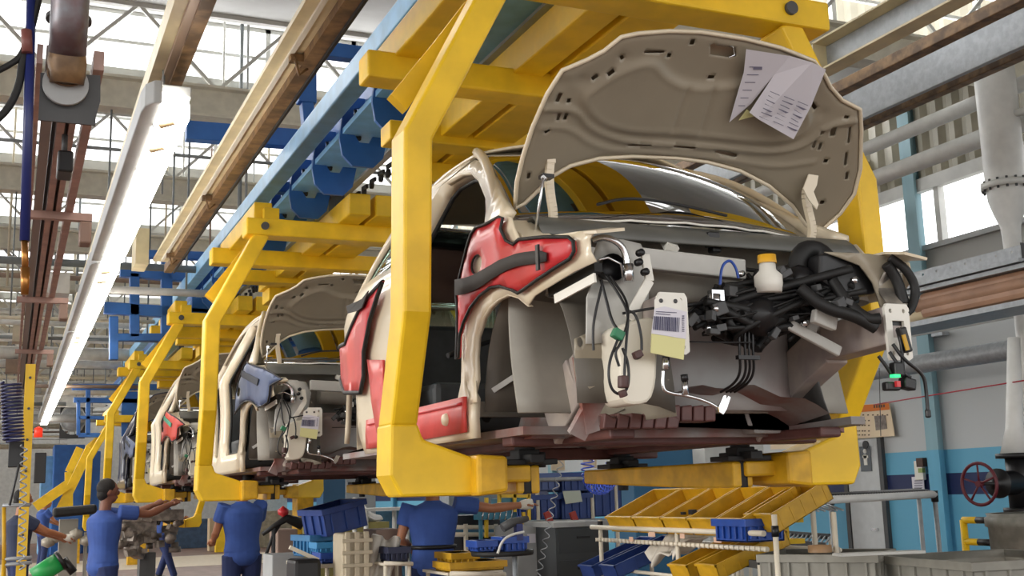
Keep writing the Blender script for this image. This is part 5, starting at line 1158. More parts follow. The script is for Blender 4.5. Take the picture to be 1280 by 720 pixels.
# main rack, aligned with the line
RX = 4.45
ya, yb_, zr = U(955, 668, X=RX).y, U(745, 660, X=RX).y, U(850, 663, X=RX).z
rk = root('bin_rack', (RX, (ya+yb_)/2, FZ), 'white tubular rack carrying the sloping yellow bins', 'rack')
MB().cyl((RX, ya, zr), (RX, yb_+.08, zr), .019, 12).build('front_rail', mat('cream_tube', 'e2d9c6', .4), rk)
Mctube = bpy.data.materials['cream_tube']
yq = U(843, 690, X=RX).y
for y in (ya-.08, yq, yb_-.02):
    MB().cyl((RX+.03, y, FZ), (RX+.03, y, zr+(.12 if y == ya-.08 else .06)), .018, 12).build('post', Mctube, rk); MB().cyl((RX+.03, y, zr-.02), (RX+.03, y, zr+.05), .024, 12).build('joint', Mblk, rk)
    MB().cyl((RX+.5, y, FZ), (RX+.5, y, zr+.12), .018, 12).build('post', Mctube, rk)
m = MB().cyl((RX+.02, ya, zr-.10), (RX+.02, yb_, zr-.10), .016, 10)
for i in range(40):
    y = ya+(yb_-ya)*i/39; m.cyl((RX+.0, y, zr-.115), (RX+.0, y, zr-.085), .008, 6)
m.build('roller_track', Mctube, rk)
m = MB()
for k in range(2):
    z = zr-.33-k*.4; m.cyl((RX+.03, ya, z), (RX+.03, yb_, z), .014, 10).cyl((RX+.6, ya, z+.2), (RX+.6, yb_, z+.2), .014, 10)
m.build('lower_rails', Mctube, rk)
yl = [U(x, 648, X=RX+.03).y for x in (765, 799, 835, 868, 905, 938)]
labb = ['empty', 'second', 'third', 'fourth', 'fifth']
nb = ['sloping yellow bin at the left end of the rack, empty', 'second yellow bin from the left end of the rack', 'middle yellow bin of the upper row on the rack', 'fourth yellow bin, with a small black part on its lip', 'fifth yellow bin, holding long black parts', 'sixth yellow bin, holding clear bagged parts']
for i in range(5):
    y1, y0_ = yl[i], yl[i+1]; ybin((RX+.02, y0_+.01, zr-.03), .50, y1-y0_-.02, .13, .42, Mybin, nb[i], 'yellow bins on the upper shelf of the rack')
ybin((RX+.12, U(970, 650, X=RX+.1).y, zr+.0), .50, .30, .13, .42, Mybin, nb[5], 'yellow bins on the upper shelf of the rack')
pp = V(RX+.3, (yl[3]+yl[4])/2-.25, zr+.16)
m = MB(); rnd = random.Random(9)
for i in range(5): a = V(RX+.15, yl[4]+.05+i*.03, zr+.10); m.tube([a, a+V(.32, rnd.uniform(-.03, .03), .15)], .013, 6)
tag(m.build('rubber_trims', Mblk2), 'long black rubber parts lying in the fifth yellow bin', 'parts')
MB_ = MB().box(V(RX+.03, yl[3]+.02, zr+.13), (.04, .05, .035)).box(V(RX+.04, yl[3]+.16, zr+.12), (.03, .03, .02)); tag(MB_.build('black_clip', Mblk), 'small black clip on the lip between two yellow bins', 'clip')
crate((RX+.12, U(934, 670, X=RX+.1).y, zr-.06), (.3, .36, .15), 0, Mblue_pl, 'bright blue crate at the right end of the bin rack')
# labels on the bins
for i, (a, b) in enumerate(((789, 674), (815, 668), (853, 670), (897, 675))):
    q = U(a, b, X=RX-.012); tag(MB().box(q, (.004, .09 if i % 2 else .06, .035)).build('bin_label', mat('label_pink', 'd8b29a', .7) if i == 0 else bpy.data.materials['label_pink']), ['small label strip under the left end of the rack rail', 'label strip under the second yellow bin', 'label strip right of the middle rack post', 'wide label strip under the fifth yellow bin'][i], 'label')
# second tier
tier = [(735, 690, Mbcrate, 'left blue bin on the lower tier of the rack'), (762, 693, Mbcrate, 'right blue bin on the lower tier of the rack'), (850, 700, Mybin, 'yellow bin on the lower tier, right of the clear bag'), (885, 700, Mybin, 'last yellow bin on the lower tier, by the roller shelf')]
for px, py, mt_, lb in tier:
    q = U(px, 712, X=RX-.12); ybin((RX-.12, q.y-.14, q.z-.06), .62, .24, .10, .33, mt_, lb, 'bins on the lower tier of the rack')
q = U(815, 706, X=RX-.0)
m = MB(); m.grid(lambda u, v: V(RX+.05+.35*v+.04*math.sin(u*9), q.y-.22+.44*u, q.z+.04+.22*v+.05*math.sin(u*7+v*5)+.03*math.sin(u*19)), 16, 10); tag(m.build('plastic_bag', mat('clear_film', 'd8d2c6', .25, noise=.05), solid=.01), 'crumpled clear plastic bag of parts on the lower rack tier', 'bag')
# ---- roller shelf on the right
r = root('roller_shelf', (5.6, 6.6, FZ), 'aluminium roller shelf on legs in front of the washroom door', 'shelf')
zs = 1.50
A_ = U(1015, 626, X=5.3); B_ = U(1168, 618, X=6.9); C_ = U(1013, 634, Z=zs-.02); D_ = U(960, 642, Z=zs-.03)
MB().cyl(A_, B_, .03, 12).build('front_tube', Mwpipe, r); E_ = A_+V(.45, .35, .02); F_ = B_+V(.25, .45, .02)
MB().cyl(E_, F_, .024, 10).build('rear_tube', Mwpipe, r)
m = MB()
for i in range(46):
    t_ = i/45; a = A_.lerp(B_, t_); b = E_.lerp(F_, t_); m.cyl(a+V(0, 0, .02), b+V(0, 0, .02), .010, 6)
m.build('rollers', Mgal, r); m = MB()
for i in range(44):
    t_ = (i+.5)/45; a = A_.lerp(B_, t_); b = E_.lerp(F_, t_); m.cyl(a.lerp(b, .1)+V(0, 0, .02), a.lerp(b, .9)+V(0, 0, .02), .014, 6)
m.build('roller_gaps', Mblk, r)
for p in (A_, B_, F_, E_):
    MB().cyl((p.x, p.y, FZ), (p.x, p.y, p.z), .02, 10).build('leg', Mctube if p is A_ else Mgal, r); MB().cyl((p.x, p.y, p.z-.06), (p.x, p.y, p.z+.03), .03, 10).build('joint', Mblk, r)
G_ = U(950, 642, Y=A_.y); MB().cyl(G_, U(1012, 635, Y=A_.y), .02, 10).build('short_tube', Mgal, r); MB().cyl((G_.x, G_.y, FZ), G_, .02, 10).build('leg', Mctube, r)
m = MB()
for i in range(14): m.cyl(G_+V(.03+.055*i, .02, .0)+V(0, 0, 0), G_+V(.2+.055*i, .5, .06), .008, 6)
m.build('rollers', Mgal, r)
# lower roller shelf
for (a, b, lb) in (((925, 672), (1030, 682), 'dark lower roller shelf right of the yellow bins'), ((905, 700), (950, 706), 'lowest roller shelf beside the grey crates')):
    p = U(*a, Z=1.18); q = U(*b, Z=1.18); rr = root('roller_bed', p, lb, 'shelf'); m = MB()
    for i in range(22):
        t_ = i/21; c = p.lerp(q, t_); m.cyl(c, c+V(.35, .35, .05), .010, 6)
    m.build('rollers', Mgal, rr); MB().bar(p, q, .03, .05).build('side_bar', Mdgry, rr); MB().bar(p+V(.35, .35, .05), q+V(.35, .35, .05), .03, .05).build('side_bar', Mdgry, rr)
    for c in (p, q, p+V(.35, .35, .05), q+V(.35, .35, .05)): MB().cyl((c.x, c.y, FZ), c, .018, 8).build('leg', Mctube, rr)
# yellow stand near the shelf
r = root('yellow_stand', U(980, 690, X=5.6), 'small yellow steel stand behind the roller shelf', 'stand'); X_ = 5.9
a = U(978, 650, X=X_); b = U(978, 676, X=X_)
MB().b2((X_-.1, a.y-.15, a.z-.02), (X_+.1, a.y+.15, a.z+.02)).b2((X_-.1, a.y-.15, b.z-.02), (X_+.1, a.y+.15, b.z+.02)).b2((X_-.03, a.y-.04, FZ), (X_+.03, a.y+.04, a.z)).build('stand_frame', Myel, r)
# grey crates on a steel table
tb_ = root('steel_table', (4.6, 5.4, FZ), 'low steel table under the grey crates, mostly out of view', 'table')
MB().b2((3.3, 4.3, .82), (6.2, 6.6, .86)).build('table_top', Mdgry, tb_)
for x, y in ((3.35, 4.35), (6.15, 4.35), (3.35, 6.55), (6.15, 6.55)): MB().b2((x-.03, y-.03, FZ), (x+.03, y+.03, .82)).build('leg', Mdgry, tb_)
def top_at(px, py, z): q = U(px, py, Z=z); return q
zc = 1.27
q0, q1 = U(948, 692, Z=zc), U(1092, 692, Z=zc)
w_ = (q1-q0).length; an = math.atan2((q1-q0).y, (q1-q0).x)
def crate_px(pa, pb, zt, depth, h, lab, m_=Mgcrate, grp='grey parts crates'):
    a = U(*pa, Z=zt); b = U(*pb, Z=zt); w = (b-a).length; an = math.atan2((b-a).y, (b-a).x); n = Vector((-math.sin(an), math.cos(an), 0))
    c = (a+b)/2+n*depth/2; return crate((c.x, c.y, zt-h), (w, depth, h), an, m_, lab, grp, ribs=6)
crate_px((950, 693), (1094, 693), 1.26, .62, .40, 'weathered grey crate, left one, with a roll of brown tape on its rim')
crate_px((1098, 694), (1215, 703), 1.24, .95, .38, 'weathered grey crate, right one, beside the cardboard box')
q = U(1030, 689, Z=1.27); t = MB().lathe([(.075, 0), (.075, .045), (.05, .045), (.05, 0), (.075, 0)], (q.x, q.y+.04, 1.262), 'Z', 24); tag(t.build('tape_roll', mat('tape_brown', 'a5825e', .5)), 'roll of brown tape lying on the rim of the left grey crate', 'tape')
m = MB(); a = U(1045, 684, Z=1.28); m.add([a, a+V(.03, 0, 0), a+V(.04, -.02, -.17), a+V(.01, -.02, -.18)], [(0, 1, 2, 3)]); tag(m.build('tape_strip', mat('tape_grey', 'a39c92', .5), solid=.002), 'loose strip of tape hanging over the rim of the left grey crate', 'tape')
m = MB(); a = U(1060, 690, Z=1.30); b = U(1150, 685, Z=1.30); m.bar(a+V(0, .1, -.02), b+V(0, 0, -.02), .12, .015); tag(m.build('pale_batten', Mprim2), 'pale flat batten laid across the two grey crates', 'batten')
a = U(1225, 706, Z=1.15); m = MB().box((a.x+.35, a.y+.1, 1.0), (.6, .45, .28), rz=-.1); tag(m.build('cardboard_box', mat('cardboard', 'b07b58', .8, noise=.06), bevel=.004), 'brown cardboard box at the bottom right corner', 'box')
a = U(1245, 645, X=6.9); m = MB(); 
for k in range(1): m.lathe([(.0, FZ-1.5), (.30, FZ-1.5), (.33, -.1), (.35, -.09), (.35, -.03), (.33, -.02), (.34, 0), (.30, 0)], (6.7, U(1296, 645, X=6.7).y, 1.45), 'Z', 30)
tag(m.build('grey_bin', mat('bin_grey', '8e8d84', .6, c2='77766e', nscale=12)), 'ribbed grey round bin under the valve at the right edge', 'bin')
# yellow black barrier
r = root('safety_barrier', (8.5, 8.3, FZ), 'yellow and black safety barrier before the blue wall under the valve', 'barrier'); X_ = 8.6
p1, p2 = U(1204, 650, X=X_), U(1243, 648, X=X_); p3 = U(1205, 677, X=X_)
for p in (p1, p2): MB().cyl((X_, p.y, FZ), (X_, p.y, p1.z), .035, 12).build('post', Myel, r)
for z in (p1.z, p3.z):
    L_ = (p1.y-(p2.y-1.2)); N = 9
    for i in range(N):
        ya_ = p1.y-L_*i/N; yb2 = p1.y-L_*(i+1)/N; MB().cyl((X_, ya_, z), (X_, yb2, z), .033, 12).build('yellow_band' if i % 2 == 0 else 'black_band', Myel if i % 2 == 0 else Mblk, r)
# valve
r = root('gate_valve', U(1240, 605, X=7.3), 'black gate valve with a dark red handwheel at the right edge', 'valve')
c = U(1224, 605, X=7.1); ax = Vector((.55, -.83, 0)).normalized(); sd = Vector((-ax.y, ax.x, 0))*1.0; Rw = .165
# wheel faces the camera-left: axis along ax
def ring(cn, R_, rr, n=28): return [cn+(sd*math.cos(2*PI*k/n)+V(0, 0, 1)*math.sin(2*PI*k/n))*R_ for k in range(n)]
axw = Vector((.80, .60, 0)).normalized()
axw = Vector((.99, .10, 0)).normalized(); sd = Vector((-axw.y, axw.x, 0))
m = MB().tube(ring(c, Rw, .012), .014, 8, closed=True)
for k in range(5):
    a = 2*PI*k/5+.3; m.tube([c, c+(sd*math.cos(a)+V(0, 0, 1)*math.sin(a))*Rw], .009, 6)
m.cyl(c-axw*.02, c+axw*.03, .025, 12); m.build('handwheel', mat('dark_red_iron', '5a1220', .45), r)
MB().tube([c, c+axw*.16, c+axw*.17, c+axw*.22, c+axw*.221, c+axw*.24, c+axw*.25, c+axw*.6], [.012, .014, .05, .05, .12, .12, .10, .10], 24).build('valve_body', Mblk, r)
cc = c+axw*.50; MB().cyl(cc+V(0, 0, -.22), cc+V(0, 0, .25), .10, 20).cyl(cc+V(0, 0, .2), cc+V(0, 0, .24), .17, 20).cyl(cc+V(0, 0, -.24), cc+V(0, 0, -.2), .15, 20).build('valve_housing', Mblk, r)
MB().tube([cc+V(0, 0, .24), cc+V(0, 0, .45), cc+V(.1, 0, 1.2)], [.13, .07, .05], 16).cyl(cc+V(0, 0, -.24), (cc.x, cc.y, FZ), .09, 16).build('riser_pipe', Mwpipe, r)

# ---- behind the worker: coil hose, cabinets, crates
c = U(750, 565, X=4.1)
def coil(name, px, ytop, ybot, X_, rad, turns, rr, m_, lab, cat):
    a = U(px, ytop, X=X_); b = U(px, ybot, X=X_); return tag(MB().tube(helix(a, b, rad, turns, 12), rr, 5).build(name, m_), lab, cat)
Mchose = mat('coil_blue', '3c5cd0', .3, coat=.4)
t = root('coiled_air_hose', U(751, 540, X=4.1), 'looped bright blue coiled air hose hanging below the nearest car', 'hose')
X_ = 4.1
mid = [U(x, y, X=X_) for x, y in ((735, 535), (735, 560), (734, 585), (737, 603), (749, 612), (763, 603), (766, 585), (766, 560), (766, 530))]
cp = curve_pts(mid, 3); full = []
tot = 0
for i in range(len(cp)-1):
    a = Vector(cp[i]); b = Vector(cp[i+1]); seg = (b-a).length; n = max(2, int(seg/.004))
    d = (b-a).normalized(); u = Vector((0, 0, 1)).cross(d); u = Vector((1, 0, 0)); w = d.cross(u).normalized(); u = w.cross(d).normalized()
    for k in range(n):
        ph = tot*2*PI/.042; full.append(a+(b-a)*k/n+(u*math.cos(ph)+w*math.sin(ph))*.052); tot += seg/n
MB().tube(full, .006, 5).build('coil', Mchose, t)
tag(MB().tube(helix(U(705, 560, X=3.9), U(672, 725, X=3.7), .022, 13, 12), .004, 5).build('spiral_cable', Mgal), 'thin pale spiral cable hanging in front of the grey cabinets', 'cable')
tag(MB().tube([U(770, 290, X=4.0), U(764, 575, X=4.0)], [.004, .004], 6).tube([U(764, 575, X=4.0), U(764, 586, X=4.0)], .012, 8).build('hanging_switch', Mblk), 'black pendant switch hanging beside the blue coil', 'switch')
def pbox(x0, y0, x1, y1, Y, dep, name, m_, lab, cat, bevel=.01, floor=True, grp=None):
    a = U(x0, y0, Y=Y); b = U(x1, y1, Y=Y); return tag(MB().b2((a.x, Y, FZ if floor else b.z), (b.x, Y+dep, a.z)).build(name, m_, bevel=bevel), lab, cat, grp)
# grey cabinets
r = root('grey_cabinet', U(668, 720, Y=9.5), 'light grey cabinet with a white label behind the spiral cable', 'cabinet')
a = U(645, 658, Y=9.4); b = U(694, 700, Y=9.4); MB().b2((a.x, 9.4, FZ), (b.x, 9.9, a.z)).build('cabinet_body', Mgry, r, bevel=.01); MB().box(U(664, 673, Y=9.38), (.08, .01, .08)).build('white_label', Mpaper, r)
r = root('workbench', U(722, 720, Y=9.0), 'dark grey workbench with drawers left of the bin rack', 'bench')
a = U(694, 655, Y=9.0); b = U(760, 655, Y=9.0); MB().b2((a.x-.03, 8.97, a.z-.03), (b.x+.03, 9.6, a.z+.01)).build('bench_top', Mgry, r); MB().b2((a.x, 9.0, FZ), (b.x, 9.55, a.z-.03)).build('bench_body', mat('bench_dark', '44484a', .5), r)
for k in range(3):
    m = MB().b2((a.x+.02, 8.985, a.z-.25-k*.26), (b.x-.02, 9.0, a.z-.05-k*.26)); dd = m.build('drawer', mat('drawer_dark', '3c4042', .5) if k == 0 else bpy.data.materials['drawer_dark'], r); MB().b2(((a.x+b.x)/2-.06, 8.97, a.z-.13-k*.26), ((a.x+b.x)/2+.06, 8.985, a.z-.11-k*.26)).build('drawer_handle', Mblk, dd)
# shelf with blue crates behind
r = root('crate_shelf', U(715, 700, Y=10.6), 'white tube shelf stacked with blue crates behind the workbench', 'shelf')
for y in (653, 600):
    a = U(662, y, Y=10.6); b = U(775, y-3, Y=10.6); MB().cyl(a, b, .022, 10).build('shelf_tube', Mgal, r); MB().b2((a.x, 10.6, a.z-.02), (b.x, 11.1, a.z)).build('shelf_board', Mgry, r)
for x in (672, 740, 770): a = U(x, 590, Y=10.6); MB().cyl((a.x, 10.62, FZ), (a.x, 10.62, a.z), .02, 10).build('post', Mctube, r)
def bcr(x0, y0, x1, y1, Y, lab, m_=Mbcrate, rz=0, dep=.35, grp='blue crates on the shelves'):
    a = U(x0, y1, Y=Y); b = U(x1, y0, Y=Y); return crate(((a.x+b.x)/2, Y+dep/2, a.z), (b.x-a.x, dep, b.z-a.z), rz, m_, lab, grp, ribs=4)
bcr(665, 591, 698, 614, 10.62, 'pale blue-grey crate on the top left of the shelf behind the bench', mat('crate_steel_blue', '50649a', .45))
bcr(664, 618, 697, 650, 10.62, 'dark blue crate under it on the left of the lower shelf'); bcr(702, 590, 735, 615, 10.62, 'dark blue crate with white clip, upper shelf middle'); bcr(702, 616, 738, 650, 10.62, 'dark blue crate with a paper notice on its front'); bcr(740, 600, 776, 646, 10.62, 'dark blue crate behind the looped coil hose')
tag(MB().add([U(x, y, Y=10.55) for x, y in ((703, 614), (725, 613), (728, 627), (707, 630))], [(0, 1, 2, 3)]).build('paper_notice', mat('notice_pale', 'c9d2c4', .8), solid=.003), 'pale sheet of paper fixed to a dark blue crate', 'notice')
for x, lb in ((688, 'red tool handle, left one, under the crate shelf'), (720, 'red tool handle, right one, under the crate shelf')):
    tag(MB().bar(U(x-5, 640, Y=10.3), U(x+3, 662, Y=10.3), .06, .04, up=(0, 1, 0)).build('red_hand_tool', mat('red_tool', 'b0392f', .5) if 'red_tool' not in bpy.data.materials else bpy.data.materials['red_tool']), lb, 'tool')
for x, y, lb in ((697, 575, 'cream paper sheet hung behind the first spiral cable'), (737, 572, 'cream paper sheet with green mark behind the blue coil')):
    tag(MB().box(U(x, y, Y=11.0), (.16, .01, .22)).build('paper_sheet', Mposter), lb, 'paper')
# yellow trolley cage
YT = 10.0
r = root('yellow_trolley', U(650, 720, Y=YT), 'small yellow wire trolley beside the outstretched hand', 'trolley')
for x0, y0, x1, y1 in ((624, 612, 661, 612), (624, 634, 661, 634), (643, 590, 643, 640), (661, 612, 661, 650), (624, 612, 624, 634), (608, 622, 608, 672), (624, 620, 661, 620)): MB().bar(U(x0, y0, Y=YT), U(x1, y1, Y=YT), .03, .03, up=(0, 1, 0)).build('frame_bar', Myel, r)
a = U(655, 640, Y=YT); MB().b2((a.x-.015, YT, FZ), (a.x+.015, YT+.03, a.z)).build('frame_bar', Myel, r)
bcr(628, 622, 657, 633, 10.05, 'small teal bin in the yellow trolley', mat('teal_plastic', '2f7f9c', .4), dep=.2); 
tl = root('teal_bin_row', U(620, 655, Y=9.9), 'teal comb-like parts rack behind the outstretched arm', 'rack')
a = U(602, 650, Y=9.9); b = U(640, 637, Y=9.9); MB().b2((a.x, 9.9, a.z), (b.x, 10.1, b.z)).b2((a.x, 9.95, FZ), (a.x+.03, 9.98, a.z)).b2((b.x-.03, 9.95, FZ), (b.x, 9.98, a.z)).build('rack_block', bpy.data.materials['teal_plastic'], tl)
for i in range(6): q = a.lerp(U(638, 650, Y=9.9), i/5); MB().tube([q+V(0, -.01, .0), q+V(.02, -.01, .09)], .007, 6).build('hook', Mchrome, tl)
# ring table with blue bins and arm
r = root('swivel_tray', U(628, 720, Y=8.0), 'round black tray on a swivel arm holding small blue bins', 'tray')
a = U(628, 694, Y=8.0); MB().lathe([(0, 0), (.23, 0), (.235, .015), (.235, .035), (.22, .035), (.21, .015), (0, .015)], a, 'Z', 28).build('tray_disc', Mblk2, r)
MB().cyl((a.x+.1, a.y, FZ), (a.x+.1, a.y, a.z), .02, 10).build('column', Mgal, r)
MB().tube(curve_pts([U(622, 692, Y=7.8), U(628, 675, Y=7.8), U(640, 668, Y=7.8), U(655, 665, Y=7.8)], 2), .01, 8).build('pale_hose', Mlgry, r)
MB().tube([U(628, 660, Y=8), U(640, 653, Y=8), U(660, 648, Y=8)], [.035, .035, .02], 12).build('tool_body', Mdgry, r)
MB().box(U(648, 665, Y=8.0), (.05, .06, .12)).build('tool_handle', mat('tool_navy', '27316a', .5), r)
bcr(598, 675, 618, 691, 8.0, 'small royal blue bin on the swivel tray, left one', Mblue_pl, dep=.18, grp='bins on the swivel tray'); bcr(630, 670, 657, 691, 8.0, 'small royal blue bin on the swivel tray, right one', Mblue_pl, dep=.18, grp='bins on the swivel tray')
# shelf behind worker right side
r = root('line_shelf', U(600, 720, Y=10.2), 'cream tube shelf with black trays right of the worker in front', 'shelf')
for y in (659, 668): MB().cyl(U(560, y, Y=10.2), U(625, y, Y=10.2), .02, 10).build('shelf_tube', Mctube, r)
for x in (582, 620): a = U(x, 655, Y=10.2); MB().cyl((a.x, 10.2, FZ), (a.x, 10.2, a.z), .022, 10).build('post', Mctube, r)
for y0, y1 in ((645, 657), (672, 690)): a = U(560, y0, Y=10.25); b = U(625, y1, Y=10.25); MB().b2((a.x, 10.25, b.z), (b.x, 10.6, a.z)).build('black_tray', mat('tray_black', '20232c', .5) if 'tray_black' not in bpy.data.materials else bpy.data.materials['tray_black'], r)
for i, (x0, y0, x1, y1, lb) in enumerate(((566, 690, 596, 712, 'open yellow bin right of the front worker, upper one'), (564, 700, 630, 716, 'yellow bin on the rail right of the front worker'))):
    bcr(x0, y0, x1, y1, 8.6-.2*i, lb, Mybin, dep=.35, grp='yellow bins right of the front worker')
r = root('rail_table', U(600, 720, Y=8.4), 'low cream tube table under the yellow bins by the front worker', 'table')
a = U(563, 717, Y=8.35); b = U(632, 718, Y=8.35); MB().cyl(a, b, .018, 10).build('tube', Mctube, r); MB().b2((a.x, 8.4, a.z-.02), (b.x, 9.0, a.z)).build('shelf_plate', Mctube, r)
for x in (a.x+.03, b.x-.03):
    for y in (8.42, 8.95): MB().cyl((x, y, FZ), (x, y, a.z), .018, 8).build('leg', Mctube, r)
# left group
Mbc2 = mat('blue_crate_light', '2c6f9f', .45, noise=.1)
a = U(426, 662, Y=9.6); b = U(395, 640, Y=9.6)
crate((U(426, 664, Y=9.6).x, 9.75, U(426, 664, Y=9.6).z), (.40, .4, .23), 0.25, Mbcrate, 'royal blue ribbed crate, topmost of the tilted stack at centre left', 'blue crates of the leaning stack', ribs=3, roll=-.2)
crate((U(412, 690, Y=9.7).x, 9.85, U(412, 695, Y=9.7).z), (.42, .4, .18), 0.15, Mbc2, 'teal blue crate under the royal blue one in the leaning stack', 'blue crates of the leaning stack')
bcr(398, 677, 424, 693, 9.4, 'small sky blue bin in the leaning stack', mat('sky_bin', '3f8fc4', .4), dep=.25); bcr(403, 690, 427, 705, 9.3, 'small royal blue bin lowest in the leaning stack', Mblue_pl, dep=.25)
r = root('crate_stand', U(410, 720, Y=9.5), 'cream tube stand under the leaning crate stack', 'stand')
a = U(385, 706, Y=9.3); b = U(440, 706, Y=9.3); MB().b2((a.x, 9.25, a.z-.03), (b.x, 10.1, a.z)).build('stand_plate', Mctube, r)
for x in (a.x+.03, b.x-.03):
    for y in (9.3, 10.0): MB().cyl((x, y, FZ), (x, y, a.z-.02), .018, 8).build('leg', Mctube, r)
MB().bar(U(362, 684, Y=9.2), U(398, 700, Y=9.2), .03, .03).build('slanted_tube', Mctube, r)
# cream ribbed cases
r = root('ribbed_case', U(445, 720, Y=8.8), 'beige moulded plastic case standing upright left of the front worker', 'case')
a = U(428, 667, Y=8.8); b = U(463, 720, Y=8.8); MB().b2((a.x, 8.8, FZ), (b.x, 9.1, a.z)).build('case_body', mat('case_beige', 'b9ad95', .6, noise=.06), r, bevel=.02)
for i in range(3): x = a.x+(b.x-a.x)*(i+.5)/3; MB().b2((x-.02, 8.77, FZ), (x+.02, 8.8, a.z+.01)).build('rib', bpy.data.materials['case_beige'], r, bevel=.006)
for y in (675, 690, 706): z = U(440, y, Y=8.8).z; MB().b2((a.x-.01, 8.765, z-.02), (b.x+.01, 8.79, z+.01)).build('cross_rib', bpy.data.materials['case_beige'], r, bevel=.005)
q = U(483, 700, Y=8.9); m = MB(); m.grid(lambda u, v: V(q.x-.16+.16*u+.12*v, 8.9+.05*math.sin(u*6), q.z-.25+.42*v+.02*math.sin(u*11+v*7)), 10, 12); tag(m.build('wrapped_pack', mat('plastic_wrap', 'cfc9be', .3, noise=.1, nscale=12), solid=.08), 'white plastic-wrapped pack leaning left of the front worker', 'pack')
pbox(470, 662, 503, 720, 9.6, .4, 'brown_carton', mat('carton_brown', '8a766a', .8), 'dull brown carton behind the wrapped pack', 'box')
bcr(487, 683, 510, 703, 8.7, 'dark open box with cream parts at the front worker\'s elbow', mat('box_navy', '262b45', .6), dep=.3)
r = root('box_trestle', U(500, 720, Y=8.8), 'low cream rail trestle under the dark open box', 'trestle')
a = U(480, 704, Y=8.65); b = U(516, 705, Y=8.65); MB().b2((a.x, 8.66, a.z-.02), (b.x, 9.05, a.z)).cyl(a, b, .016, 8).build('top', Mctube, r)
for x in (a.x+.02, b.x-.02):
    for y in (8.68, 9.0): MB().cyl((x, y, FZ), (x, y, a.z), .016, 8).build('leg', Mctube, r)
# white frame table at back
r = root('frame_table', U(480, 720, Y=11.5), 'white tube table behind the beige case', 'table')
a = U(456, 685-2, Y=11.5); b = U(512, 681, Y=11.5); z1 = a.z
a = U(456, 682, Y=11.5); MB().b2((a.x, 11.5, U(456, 683, Y=11.5).z+.35), (b.x, 12.0, U(456, 683, Y=11.5).z+.38)).build('top', Mlgry, r)
for x in (a.x+.02, b.x-.02): MB().cyl((x, 11.52, FZ), (x, 11.52, z1+.36), .025, 8).build('leg', Mlgry, r); MB().cyl((x, 11.95, FZ), (x, 11.95, z1+.36), .025, 8).build('leg', Mlgry, r)
# left cabinets, misc
pbox(340, 694, 380, 720, 10.2, .4, 'grey_locker', Mgry, 'low pale grey locker left of the leaning crates', 'locker'); pbox(368, 700, 402, 720, 9.0, .3, 'black_chair_back', Mblk, 'black padded chair back below the leaning crates', 'chair', bevel=.03)
pbox(347, 662, 372, 694, 11.5, .4, 'brown_carton', bpy.data.materials['carton_brown'], 'brown carton behind the grey locker', 'box')
r = root('white_sack', U(445, 640, Y=13), 'white plastic sack lying on the carton pile behind the blue crates', 'sack'); q = U(438, 640, Y=12.6)
MB().grid(lambda u, v: V(q.x-.32+.7*u, 12.6+.3*v, q.z-.15+.28*math.sin(PI*min(1, max(0, u*.8+.1)))*math.sin(PI*(.2+.7*v))+.04*math.sin(u*13)), 14, 8).build('sack_body', mat('sack_white', 'dcdcda', .6), r, solid=.02)
MB().b2((q.x-.4, 12.6, FZ), (q.x+.45, 13.2, q.z-.12)).build('carton_pile', mat('pile_olive', '8f8852', .8, noise=.1), r)
# bicycles-like handle, red flower-like cap
r = root('tool_balancer', U(350, 700, Y=11), 'black articulated tool with a red knob right of the middle worker', 'tool')
MB().tube([U(328, 668, Y=11), U(345, 656, Y=11), U(358, 648, Y=11), U(378, 655, Y=11)], [.02, .025, .04, .06], 10).tube([U(330, 700, Y=11), U(342, 668, Y=11), U(352, 652, Y=11)], .016, 8).build('arm', Mblk2, r)
MB().lathe([(0, -.05), (.05, -.02), (.055, .02), (0, .06)], U(354, 640, Y=11), 'Z', 12).build('red_knob', Mred, r); q = U(342, 660, Y=11); MB().cyl((q.x, 11, FZ), q, .02, 8).build('stand', Mdgry, r)
# background blocks beyond the line (panels, machines, curtains)
pbox(404, 588, 432, 632, 16, .4, 'blue_locker', mat('locker_blue', '2d5f86', .5), 'tall blue locker seen between the second and nearest carriers', 'locker')
pbox(432, 590, 470, 660, 17, .4, 'partition_wall', mat('panel_grey', 'a2a9ad', .6), 'grey partition panel beside the blue locker', 'panel')
pbox(262, 648, 276, 690, 37, .4, 'beige_pillar', mat('pillar_beige', 'b9a383', .6), 'beige boarded pillar left of the middle worker', 'pillar'); pbox(270, 655, 284, 690, 36, .2, 'yellow_cart', Myel, 'yellow cart with white drawers beside the middle worker', 'cart')
pbox(372, 605, 392, 625, 19, .4, 'yellow_cabinet', Myel2, 'yellow cabinet glimpsed behind the third carrier foot', 'cabinet')
for (x0, y0, x1, y1, Y, mt_, lb) in ((50, 668, 62, 690, 38, Mblu, 'low blue machine guard at far left behind the carriers'), (215, 650, 262, 688, 40, mat('rack_far', '3f5570', .6, noise=.2), 'long dark parts rack across the far aisle'), (300, 640, 400, 672, 38, mat('rack_far2', '9a8f7a', .7, noise=.2), 'pale shelf of assorted parts across the aisle behind the middle worker'), (450, 640, 660, 676, 20, mat('rack_far3', '3d6a84', .6, noise=.15), 'long blue-green parts shelf in the background behind the front worker'), (560, 560, 640, 640, 24, mat('rack_far4', '8d9498', .7, noise=.1), 'grey machine housing far behind the nearest car'), (790, 560, 880, 640, 13.5, mat('cab_blue', '336a90', .5), 'blue steel cabinet behind the upper yellow bins'), (880, 556, 960, 640, 13.2, Mlgry, 'pale grey cabinet beside the blue one behind the rack')):
    pbox(x0, y0, x1, y1, Y, .6, 'machine_housing' if 'mach' in lb else 'parts_shelf' if 'shel' in lb or 'rack' in lb else 'steel_cabinet', mt_, lb, 'shelf' if 'shel' in lb or 'rack' in lb else 'cabinet')
